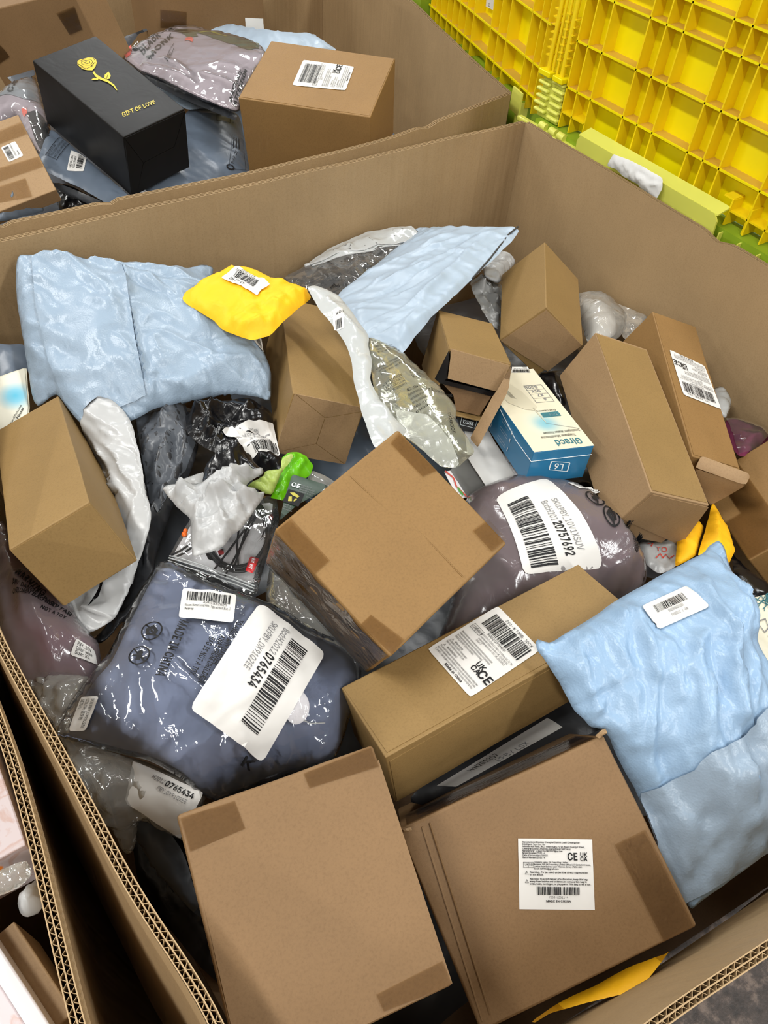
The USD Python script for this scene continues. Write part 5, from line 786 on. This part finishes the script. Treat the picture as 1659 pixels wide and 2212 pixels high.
for q in ([(462, 1240), (500, 1190), (560, 1110)], [(486, 1252), (520, 1190), (556, 1118)], [(516, 1225), (513, 1190), (518, 1140)], [(372, 1206), (392, 1196), (416, 1180)], [(376, 1212), (398, 1202), (418, 1188)], [(505, 1240), (530, 1160), (545, 1120)]): part(t, 'cable_tie', tube([P3(*x, .008) for x in q], .0013, 6), MT['cable_black'], smooth=60)
for q in ([(540, 1202), (560, 1206), (546, 1239), (530, 1233)], [(470, 1190), (482, 1184), (484, 1196), (474, 1202)], [(580, 1112), (594, 1108), (592, 1122), (582, 1124)], [(442, 1192), (452, 1196), (462, 1212), (450, 1208)]):
    rp = Pouch(pts([(x, y, .868) for x, y in q]), .002, 1, .003, (0, 1, 1), (0, 1, 1, 0), rnd=.06, wob=0); part(t, 'red_tag', rp.mesh(), MT['part_red'], smooth=40)
    if q[0][0] == 540: inkon(t, rp, [(533, 1230), (543, 1205), (556, 1209), (546, 1235)], lambda s: (s.text(.08, .75, .5, '3M', 'print_white', bold=True, wid=.36), s.text(.55, .75, .5, 'VHB', 'print_white', bold=True, wid=.4)), off=.0006)
part(t, 'orange_bead', (lambda m: (m.vertices * .0035 * [1, 1.2, 1] + P3(401, 1161, .008), m.faces))(trimesh.creation.icosphere(2, 1.0)), MT['bead_orange'], smooth=True); part(t, 'orange_bead', (lambda m: (m.vertices * .0028 + P3(403, 1153, .008), m.faces))(trimesh.creation.icosphere(2, 1.0)), MT['bead_orange'], smooth=True)
for o in (0, 6, 11): part(t, 'zip_ridge', tube([p.lift(p.to2(364 + (548 - 364) * k / 8 + o * .3, 1214 + (1278 - 1214) * k / 8 - o)[None], .0008)[0] for k in range(9)], .0009, 6), MT['film_milky'], smooth=60)
# blue garment pack
sp_ = [(344, 1227, .875), (369, 1224, .875), (426, 1258, .875), (480, 1277, .87), (542, 1296, .865), (615, 1330, .855), (663, 1369, .835), (735, 1393, .812), (769, 1431, .805), (774, 1470, .805), (756, 1509, .82), (735, 1610, .805), (701, 1640, .80), (605, 1670, .80), (470, 1723, .81), (436, 1708, .825), (398, 1670, .845), (330, 1634, .85), (205, 1600, .855), (147, 1586, .86), (152, 1557, .86), (205, 1470, .86), (243, 1427, .862), (272, 1364, .868), (311, 1282, .872)]
p = Pouch(pts(sp_), .036, .6, .006, (.003, 40, .03), (.004, 8, 1.6, .7), [((330, 1420), (470, 1500), .014, .005), ((560, 1600), (470, 1710), .012, .008), ((640, 1560), (740, 1480), .014, .006), ((660, 1500), (760, 1440), .012, .006)], seed=44)
t = bag('garment_pack', 'slate blue garment in a clear bag with a large white shipping label, left of centre', 'plastic bag', p, 'fabric_blue', 'garment')
fp = Pouch(pts([(338, 1215, .877), (372, 1213, .878), (430, 1248, .878), (545, 1286, .868), (620, 1320, .858), (670, 1358, .846), (740, 1384, .824), (780, 1428, .814), (782, 1478, .812), (752, 1560, .806), (728, 1630, .806), (700, 1650, .802), (600, 1682, .802), (470, 1733, .812), (428, 1714, .828), (390, 1680, .847), (325, 1645, .852), (195, 1612, .857), (125, 1592, .856), (118, 1570, .856), (190, 1460, .862), (232, 1415, .864), (262, 1355, .87), (300, 1275, .874)]), .044, .6, .005, (.006, 50, .03), (.004, 24, 1.5, .8), [((345, 1440), (480, 1560), .006, .006), ((430, 1600), (560, 1500), .006, .004), ((500, 1560), (540, 1680), .006, .007)], seed=45)
part(t, 'film', fp.mesh(), MT['film_clear'], smooth=60)
def sku(s): s.text(.08, .34, .17, 'SKU:PBY_OX91Q2EE', wid=.86); s.text(.08, .62, .17, 'COLOR: 蓝灰色', wid=.62); s.text(.08, .90, .17, 'SIZE: L', wid=.30)
L_ = [(554, 1325), (694, 1427), (561, 1658), (405, 1557)]
label(t, fp, [(694, 1427), (561, 1658), (405, 1557), (554, 1325)], lambda s: (s.bars(.10, .20, .88, .44, 16, 84), s.text(.06, .585, .085, 'Bcd:H2012', 'print_grey', wid=.26), s.text(.33, .60, .11, '0765434', bold=True, wid=.30), s.text(.08, .74, .08, 'SKU:PBY_OX91Q2EE', 'print_grey', wid=.46)), off=.002, rad=.006, nu=24)
label(t, fp, [(393, 1289), (506, 1304), (496, 1376), (383, 1364)], lambda s: (s.bars(.10, .10, .92, .42, 17, 64), s.text(.40, .50, .07, 'X001XBZRZ5', coarse=True), s.text(.08, .62, .08, 'Blouses Women Long Sleev...Tops with Belt (Blue, L)', coarse=True, wid=.84), s.text(.08, .74, .08, 'New', coarse=True)), off=.002, rad=.003)
label(t, fp, [(217, 1518), (188, 1588), (149, 1583), (176, 1511)], sku, off=.002, rad=.003)
inkon(t, fp, [(406, 1374), (354, 1494), (334, 1486), (386, 1366)], lambda s: s.text(0, .95, .85, 'MADE IN CHINA', bold=True, wid=1), off=.0016)
inkon(t, fp, [(308, 1362), (360, 1376), (346, 1410), (296, 1396)], lambda s: icon(s, .5, .5, .42, 0), off=.0016); inkon(t, fp, [(286, 1412), (332, 1424), (318, 1462), (270, 1450)], lambda s: icon(s, .5, .5, .46, 1), off=.0016)
for a, b, tx in (((518, 1372), (462, 1470), 'TO AVOID ANY DANGER'), ((480, 1408), (432, 1510), 'AWAY FROM CHILDREN'), ((458, 1412), (414, 1494), 'BAG IS NOT A TOY.')):
    dx, dy = -.9 * 13, -.45 * 13; inkon(t, fp, [a, b, (b[0] + dx, b[1] + dy), (a[0] + dx, a[1] + dy)], lambda s: s.text(0, .9, .85, tx, bold=True, wid=1), off=.0016)
inkon(t, fp, [(520, 1642), (552, 1656), (540, 1676), (508, 1662)], lambda s: s.text(.1, .9, .8, 'K', bold=True, wid=.8), off=.0016)
sp2 = [fp.lift(fp.to2(*q)[None], -.002)[0] for q in ((640, 1568), (662, 1576), (694, 1572))]; part(t, 'tag_string', tube(sp2, .0008, 6), MT['white_paper'], smooth=60)
a = np.linspace(0, 2 * np.pi, 26)[:-1]; part(t, 'hang_tag', fp.patch([(630 + 28 * math.cos(x), 1545 + 34 * math.sin(x)) for x in a], -.0005), MT['card_white'], smooth=50)
# maroon clothing bag at the left
p = Pouch(pts([(-8, 1145, .85), (10, 1142, .85), (30, 1180, .845), (70, 1230, .845), (139, 1300, .845), (158, 1340, .845), (182, 1375, .845), (208, 1390, .845), (215, 1447, .84), (205, 1482, .838), (130, 1478, .835), (70, 1480, .835), (25, 1440, .835), (-8, 1380, .84)]), .030, .6, .006, (.003, 40, .03), (.006, 10, 1.6, .5), seed=46)
t = bag('clothing_bag', 'frosted bag of maroon clothing at the left edge under the left carton', 'plastic bag', p, 'fabric_maroon', 'clothing')
fp2 = Pouch(pts([(-12, 1128, .852), (8, 1124, .853), (40, 1170, .85), (75, 1220, .85), (145, 1292, .852), (165, 1335, .85), (190, 1368, .85), (213, 1385, .848), (222, 1447, .842), (208, 1490, .84), (128, 1488, .838), (66, 1490, .838), (20, 1448, .838), (-12, 1385, .842)]), .036, .6, .005, (.004, 50, .03), (.007, 16, 2.0, 1.2), [((20, 1170), (110, 1420), .012, .012), ((70, 1240), (150, 1470), .012, .010), ((10, 1260), (60, 1440), .010, .008)], seed=47); part(t, 'film', fp2.mesh(), MT['film_frost'], smooth=60)
for a, b, c_, d_, tx in (((70, 1266), (124, 1308), (120, 1326), (64, 1284), 'WARNING'), ((60, 1292), (140, 1330), (138, 1340), (58, 1304), 'ANY DANGER BAG'), ((60, 1312), (164, 1336), (162, 1346), (58, 1323), 'CHILDREN BAG KEEP FAR'), ((120, 1345), (160, 1352), (158, 1362), (118, 1355), 'NOT A TOY')): inkon(t, fp2, [a, b, c_, d_], lambda s: s.text(0, .92, .85, tx, bold=True, wid=1), off=.0016)
label(t, fp2, [(181, 1400), (209, 1412), (214, 1441), (168, 1436)], lambda s: (s.text(.15, .32, .2, 'PBY_10V', wid=.7), s.text(.15, .60, .2, 'Color: wine', wid=.7), s.text(.15, .86, .2, 'Size: XL', wid=.6)), off=.002, rad=.002)
# crinkled clear bag and what is in it
p = Pouch(pts([(52, 1466, .85), (80, 1452, .85), (130, 1452, .852), (205, 1462, .85), (175, 1530, .845), (150, 1585, .84), (215, 1615, .835), (330, 1650, .825), (400, 1680, .82), (450, 1720, .81), (425, 1760, .79), (390, 1800, .77), (430, 1840, .76), (300, 1760, .78), (292, 1835, .76), (270, 1848, .76), (212, 1720, .79), (135, 1600, .82)]), .030, .5, .0045, (.010, 60, .05), (.014, 26, 2.0, .9), [((150, 1600), (280, 1830), .01, .014), ((200, 1620), (300, 1750), .01, .012), ((90, 1470), (190, 1480), .01, .012)], seed=48)
t = bag('clear_bag', 'heavily crinkled clear bag in the front left gap below the blue garment', 'plastic bag', p, 'film_crinkle')
q = Pouch(pts([(288, 1640, .838), (440, 1712, .832), (400, 1790, .81), (388, 1812, .805), (270, 1735, .825)]), .006, .6, .006, (.002, 40, .02), (.004, 14, 1, 0), rnd=.04, seed=49); t = bag('label_sheet', 'white label sheet under crinkled clear film in the front left gap', 'label sheet', q, 'white_paper')
inkon(t, q, [(338, 1668), (434, 1714), (420, 1745), (318, 1692)], lambda s: (s.text(.0, .45, .28, 'H2012', 'print_grey', wid=.28), s.text(.30, .47, .34, '0765434', bold=True, wid=.62), s.text(.22, .95, .28, 'PBY_OX91Q2EE', 'print_grey', wid=.62)), off=.0014)
q = Pouch(pts([(270, 1736, .765), (388, 1812, .745), (445, 1990, .70), (420, 1975, .70), (330, 1870, .72), (285, 1800, .74)]), .014, .6, .007, (.003, 40, .03), (.004, 12, 1, 0), seed=50); bag('mailer', 'dark slate mailer sliding down into the front left gap beside the tipped carton', 'mailer bag', q, 'mailer_slate')
q = Pouch(pts([(590, 1190, .80), (640, 1300, .80), (720, 1360, .79), (780, 1400, .78), (770, 1440, .78), (680, 1370, .80), (570, 1310, .81)]), .014, .6, .005, (.006, 50, .03), (.010, 26, 1, 0), seed=51); bag('clear_bag', 'crinkled clear bag squeezed between blue garment and taped centre box', 'plastic bag', q, 'film_crinkle')
# yellow mailer and dark things at the front
p = Pouch(pts([(1150, 2205, .735), (1195, 2175, .74), (1265, 2138, .745), (1370, 2084, .76), (1442, 2060, .765), (1467, 2027, .765), (1410, 2100, .765), (1372, 2149, .765), (1343, 2148, .765), (1280, 2165, .755), (1189, 2191, .74), (1150, 2215, .735)]), .003, 1, .005, (0, 1, 1), (.003, 16, 2, 0), rnd=.08, seed=52); bag('padded_envelope', 'yellow envelope caught between the front carton and the front bin wall', 'envelope', p, 'yellow_paper')
p = Pouch(pts([(1575, 1180, .74), (1605, 1230, .74), (1659, 1270, .74), (1700, 1330, .74), (1640, 1330, .75), (1610, 1290, .76), (1585, 1240, .755)]), .012, .6, .006, (.003, 40, .02), (.008, 20, 1, 0), seed=53); bag('black_bag', 'black plastic bag in the gap right of the light blue mailer top', 'plastic bag', p, 'black_bag')
p = Pouch(pts([(1618, 1300, .80), (1640, 1278, .795), (1670, 1272, .79), (1720, 1330, .79), (1720, 1450, .80), (1660, 1440, .81), (1630, 1385, .815)]), .003, 3, .006, (0, 1, 1), (.001, 14, 1, 0), rnd=.05, seed=54); p.o = p.o - p.n * .012; t = bag('printed_box', 'cream box with blue scribble print at the right edge beside the light blue mailer', 'product box', p, 'cream_print')
rg = np.random.default_rng(5)
def scrib(s):
    for k in range(16): a, b = rg.uniform(.1, .9, 2), rg.uniform(.0, .28, 2); s.poly(sg.LineString([(a[0], b[0]), ((a[0] + a[1]) / 2 + .05, b[1]), (a[1], b[0] + .06)]).buffer(.008), 'print_teal')
    s.poly(sg.LineString([(.1, .5), (.3, .45), (.35, .6), (.2, .7), (.1, .6)]).buffer(.01), 'print_grey'); s.poly(sg.LineString([(.3, .75), (.5, .7), (.6, .8)]).buffer(.01), 'print_grey')
inkon(t, p, [(1620, 1290), (1690, 1275), (1710, 1440), (1640, 1400)], scrib, off=.0012)
# mailers deep in the heap that carry the upper layers
for i, (o, lab, m_) in enumerate((([(.02, .62, .73), (.30, .55, .73), (.34, .98, .73), (.02, 1.02, .74)], 'dark mailer deep under the charcoal and black mailers', 'mailer_slate'),
    ([(.38, .60, .70), (.70, .62, .70), (.72, 1.06, .70), (.38, 1.05, .70)], 'grey mailer deep between the crash-lock carton and torn-open carton', 'mailer_grey'),
    ([(.74, .32, .68), (.86, .34, .67), (.90, .46, .67), (1.06, .52, .68), (1.06, 1.05, .68), (.76, 1.05, .70)], 'dark mailer deep beneath the longest carton', 'mailer_dark'),
    ([(.10, .32, .69), (.66, .30, .69), (.68, .55, .70), (.10, .52, .71)], 'dark mailer deep beneath the taped centre box', 'mailer_slate'),
    ([(.50, .06, .62), (.98, .06, .58), (.98, .26, .62), (.54, .26, .64)], 'dark mailer deep beneath the light blue mailer', 'mailer_dark'),
    ([(-.01, .20, .55), (.16, .16, .50), (.18, .34, .55), (-.03, .42, .62), (-.05, .34, .6)], 'black mailer at the bottom of the front left gap', 'black_bag'),
    ([(.10, .05, .46), (.46, .05, .46), (.48, .2, .48), (.12, .2, .48)], 'dark mailer beneath the front label carton', 'mailer_dark'))):
    bag('buried_mailer', lab, 'mailer bag', Pouch([(np.array(q),) for q in o], .02, 1.0, .012, (.004, 30, .04), (.012, 12, 1.4, .6), seed=60 + i), m_)

# ------------------------------------------------------------------ soft parcels in the rear bin
def costume(t, p, hand, robe, extra=()):
    part(t, 'printed_card', p.patch(hand['card'], .0008), MT['costume_card'], smooth=60)
p = Pouch(pts([(266, 125, 1.0), (284, 107, 1.005), (304, 92, 1.005), (329, 80, 1.0), (348, 74, .995), (369, 59, .985), (417, 57, .98), (432, 63, .985), (560, 95, 1.005), (575, 120, 1.01), (545, 160, 1.0), (520, 212, .985), (514, 243, .975), (462, 223, .985), (404, 198, .995), (348, 169, 1.0), (304, 153, 1.0), (286, 139, 1.0)]), .014, .8, .004, (.003, 40, .03), (.003, 12, 1.6, .8), [((300, 150), (430, 190), .008, .008), ((430, 170), (520, 190), .007, .007), ((350, 140), (420, 180), .007, .007)], seed=70)
t = bag('costume_bag', 'costume pack printed BLACK MONK under shiny film in the rear bin', 'costume bag', p, 'costume_card', 'card')
part(t, 'robe_print', p.patch([(375, 68), (400, 63), (440, 70), (500, 84), (560, 105), (560, 122), (540, 128), (490, 112), (440, 92), (425, 90), (430, 98), (408, 101), (396, 88)], .001), MT['costume_green'], smooth=60)
part(t, 'sleeve_print', p.patch([(403, 102), (414, 99), (420, 104), (418, 112), (408, 108), (401, 109)], .0014), MT['print_pink'], smooth=60)
part(t, 'rope_print', p.patch([(432, 86), (455, 79), (474, 84), (492, 95), (490, 97), (470, 88), (455, 83), (434, 89)], .0018), MT['art_yellow'], smooth=60)
inkon(t, p, [(300, 120), (344, 82), (350, 92), (312, 136)], lambda s: s.text(0, .92, .9, 'BLACK', bold=True, wid=1), off=.0014); inkon(t, p, [(316, 140), (372, 86), (378, 96), (328, 146)], lambda s: s.text(0, .92, .9, 'MONK', bold=True, wid=1), off=.0014)
inkon(t, p, [(356, 148), (376, 112), (384, 116), (366, 156)], lambda s: [s.text(0, .3 + i * .32, .2, l, bold=True, coarse=True, wid=w) for i, (l, w) in enumerate((('1 Costume Cape', 1), ('1 Robe', .5), ('1 Necklace', .75)))], off=.0014)
inkon(t, p, [(492, 206), (522, 158), (536, 162), (508, 214)], lambda s: (s.text(0, .42, .36, 'WARNING:', bold=True, wid=.9), s.text(.04, .95, .36, 'ATTENTION', bold=True, wid=.96)), off=.0014)
for q in ([(489, 218), (496, 216), (499, 222), (492, 224)], [(496, 226), (504, 224), (507, 230), (499, 232)]): inkon(t, p, q, lambda s: s.tri(.5, .5, .45), off=.0014, name='warning_sign')
part(t, 'corner_print', p.patch([(268, 124), (284, 109), (288, 118), (284, 128), (274, 132)], .0012), MT['print_red'], smooth=50); inkon(t, p, [(286, 116), (300, 101), (305, 106), (291, 121)], lambda s: s.text(0, .9, .9, 'CREE', 'print_white', bold=True, wid=1), off=.0018)
for x, y in ((370, 65), (295, 121)): part(t, 'snap_button', (lambda m: (m.vertices * [.006, .006, .003] + p.lift(p.to2(x, y)[None], .001)[0], m.faces))(trimesh.creation.icosphere(2, 1.0)), MT['black_gloss'], smooth=True)
v, f = p.mesh(); nr = trimesh.Trimesh(v, f, process=False).vertex_normals; part(t, 'film', (v + nr * .003 + .003 * (fbm(v * 20, 2, 3)[:, None] - .5) * nr, f), MT['film_smooth'], smooth=60)
p = Pouch(pts([(286, 141, .985), (348, 171, .985), (404, 200, .98), (514, 246, .96), (510, 262, .955), (400, 216, .965), (300, 168, .975)]), .006, 1, .006, (.002, 50, .02), (.003, 20, 1, 0), seed=71); bag('dark_mailer_end', 'dark slate bag edge right under the printed costume pack', 'mailer bag', p, 'mailer_slate')
p = Pouch(pts([(428, 48, .97), (445, 49, .97), (480, 52, .97), (540, 62, .965), (600, 73, .96), (672, 74, .955), (681, 73, .955), (690, 86, .95), (735, 110, .94), (640, 125, .94), (540, 115, .95), (435, 66, .96)]), .016, .8, .006, (.004, 50, .03), (.005, 14, 1.6, .8), seed=72); bag('mailer', 'pale blue mailer behind the costume pack and labelled carton in the rear bin', 'mailer bag', p, 'mailer_pale')
p = Pouch(pts([(305, 160, .95), (348, 172, .95), (404, 198, .945), (480, 228, .94), (405, 238, .935), (385, 225, .94)]), .008, 1, .006, (.002, 50, .02), (.002, 20, 1, 0), seed=73); bag('mailer', 'white mailer strip between gift box and costume pack in the rear bin', 'mailer bag', p, 'mailer_pale')
p = Pouch(pts([(398, 236, .93), (473, 229, .925), (514, 244, .895), (524, 280, .87), (536, 350, .86), (545, 385, .86), (420, 420, .885), (340, 430, .89), (300, 400, .90), (390, 330, .91)]), .016, .8, .006, (.003, 50, .03), (.004, 12, 1.6, .8), [((410, 260), (520, 270), .008, .006)], seed=74, streaks=[(24, (400, 250), (530, 300), .14, .005, .003, .3)]); t = bag('mailer', 'big slate grey mailer with printed outlines right of the black gift box', 'mailer bag', p, 'mailer_grey')
inkon(t, p, [(410, 242), (500, 244), (503, 276), (412, 282)], lambda s: (s.poly(sg.LineString([(.0, .05), (.98, .05), (.98, .95)]).buffer(.008)), s.box(.55, .55, .9, .98, .012)), off=.0014)
inkon(t, p, [(498, 300), (526, 302), (528, 380), (486, 385)], lambda s: (s.box(.02, .0, .98, .98, .02), [s.rect(.15 + .2 * k, .05, .22 + .2 * k, .42) for k in range(3)]), off=.0014)
inkon(t, p, [(484, 384), (504, 330), (514, 334), (496, 386)], lambda s: (s.ring(.1, .5, .09, .03), s.text(.25, .8, .55, 'PAP 22', wid=.6)), off=.0014)
p = Pouch(pts([(74, 360, .955), (90, 318, .955), (104, 280, .955), (114, 281, .952), (152, 313, .945), (280, 424, .905), (232, 440, .905), (178, 408, .92), (122, 382, .94)]), .006, 1, .005, (.002, 50, .02), (.003, 14, 1.6, .8), rnd=.06, seed=75); t = bag('mailer', 'slate mailer with recycling text and a barcode sticker under the black gift box', 'mailer bag', p, 'mailer_grey')
label(t, p, [(144, 373), (153, 332), (187, 345), (180, 377)], lambda s: (s.bars(.12, .50, .9, .86, 8, 44), s.text(.12, .42, .13, 'X0027FNMYX', coarse=True), s.text(.12, .22, .13, 'NEW L WH', coarse=True, wid=.6)), rad=.002)
inkon(t, p, [(122, 355), (152, 312), (128, 296), (96, 342)], lambda s: (s.box(.02, .02, .98, .98, .012), s.text(.06, .36, .16, 'RECYCLED MATERIAL', coarse=True, wid=.86), s.text(.06, .64, .16, 'INTO SOMETHING NEW', coarse=True, wid=.86), s.text(.06, .88, .16, 'RECYCLE ME', coarse=True, wid=.5)), off=.0014)
p = Pouch(pts([(98, 388, .925), (150, 405, .915), (235, 442, .89), (205, 446, .885), (140, 420, .90), (100, 395, .915)]), .004, 1, .005, (.002, 50, .02), (.003, 14, 1.6, .8), rnd=.06, seed=76); bag('mailer', 'second slate mailer edge beneath the stickered slate mailer', 'mailer bag', p, 'mailer_slate')
p = Pouch(pts([(112, 390, .89), (170, 410, .885), (230, 436, .88), (240, 455, .87), (130, 462, .87), (120, 430, .88)]), .014, 1, .005, (.005, 50, .03), (.009, 24, 1, 0), seed=77); bag('black_bag', 'glossy black bag at the front wall of the rear bin', 'plastic bag', p, 'black_bag')
p = Pouch(pts([(-12, 400, .95), (22, 425, .945), (48, 406, .95), (62, 415, .945), (78, 432, .935), (98, 455, .92), (60, 466, .92), (0, 480, .925), (-15, 482, .925)]), .012, .8, .004, (.004, 60, .02), (.005, 24, 2.0, 1.2), [((45, 410), (60, 460), .005, .010), ((25, 425), (40, 465), .005, .008)], seed=78); bag('mailer', 'folded slate mailer in the near left corner of the rear bin', 'mailer bag', p, 'mailer_grey')
p = Pouch(pts([(-22, 225, .965), (0, 208, .97), (22, 189, .97), (72, 163, .965), (82, 190, .965), (92, 230, .96), (106, 275, .955), (110, 310, .945), (92, 340, .94), (60, 300, .945), (39, 255, .95), (0, 265, .95), (-22, 268, .95)]), .020, .8, .005, (.003, 50, .03), (.004, 14, 1.6, .5), seed=79); t = bag('costume_bag', 'grey and pink printed costume bag at the left of the rear bin', 'costume bag', p, 'costume_card', 'card')
part(t, 'header_print', p.patch([(-18, 222), (2, 207), (24, 190), (70, 166), (80, 190), (90, 232), (60, 238), (20, 228), (-10, 232)], .001), MT['grey_bag'], smooth=60); part(t, 'robe_print', p.patch([(62, 260), (85, 258), (100, 268), (108, 305), (92, 335), (78, 310)], .001), MT['costume_dark'], smooth=60); part(t, 'sleeve_print', p.patch([(50, 250), (62, 251), (64, 260), (56, 264), (52, 258)], .0014), MT['print_pink'], smooth=60)
inkon(t, p, [(18, 222), (30, 186), (46, 192), (36, 228)], lambda s: s.text(0, .9, .9, 'cle', bold=True, wid=1), off=.0018); v, f = p.mesh(); nr = trimesh.Trimesh(v, f, process=False).vertex_normals; part(t, 'film', (v + nr * .003 + .002 * (fbm(v * 20, 2, 3)[:, None] - .5) * nr, f), MT['film_smooth'], smooth=60)
for o, lab in (([(15, 167, .97), (74, 150, .975), (77, 161, .972), (32, 181, .965)], 'slate mailer corner between big far left carton and black gift box'), ([(230, 95, .955), (272, 78, .955), (348, 48, .955), (351, 58, .952), (300, 72, .952), (276, 107, .945), (245, 106, .95)], 'slate mailer corner pointing up behind the black gift box')):
    p = Pouch(pts(o), .004, 1, .005, (.002, 50, .02), (.002, 20, 1, 0), rnd=.05, seed=80); bag('mailer', lab, 'mailer bag', p, 'mailer_slate')
for o, lab, k in (([(-.05, 1.22, .82), (.60, 1.21, .82), (.62, 1.84, .84), (-.05, 1.88, .84)], 'dark mailer deep in the rear bin under the gift box', 81), ([(.64, 1.23, .78), (1.08, 1.30, .76), (1.18, 1.85, .80), (.68, 1.84, .82)], 'grey mailer deep in the rear bin under the labelled carton', 82)):
    bag('buried_mailer', lab, 'mailer bag', Pouch([(np.array(q),) for q in o], .02, 1.5, .014, (.004, 30, .04), (.008, 10, 1.4, .6), seed=k), 'mailer_slate' if k == 81 else 'mailer_grey')

# ------------------------------------------------------------------ soft things in the left bin
p = Pouch(pts([(-20, 1890, .925), (0, 1880, .925), (58, 1858, .92), (72, 1890, .915), (40, 1920, .915), (-20, 1945, .92)]), .006, 1, .004, (.004, 60, .02), (.008, 30, 1, 0), seed=90); bag('clear_bag', 'clear wrap strip between the flecked boxes in the left bin', 'plastic bag', p, 'film_crinkle')
p = Pouch(pts([(36, 1945, .90), (62, 1912, .90), (84, 1895, .90), (96, 1960, .90), (60, 1985, .90), (44, 1975, .90)]), .016, 1, .004, (.003, 60, .02), (.008, 34, 1, 0), seed=91); bag('white_bag', 'shiny crumpled white bag by the rim of the left bin', 'plastic bag', p, 'white_bag')
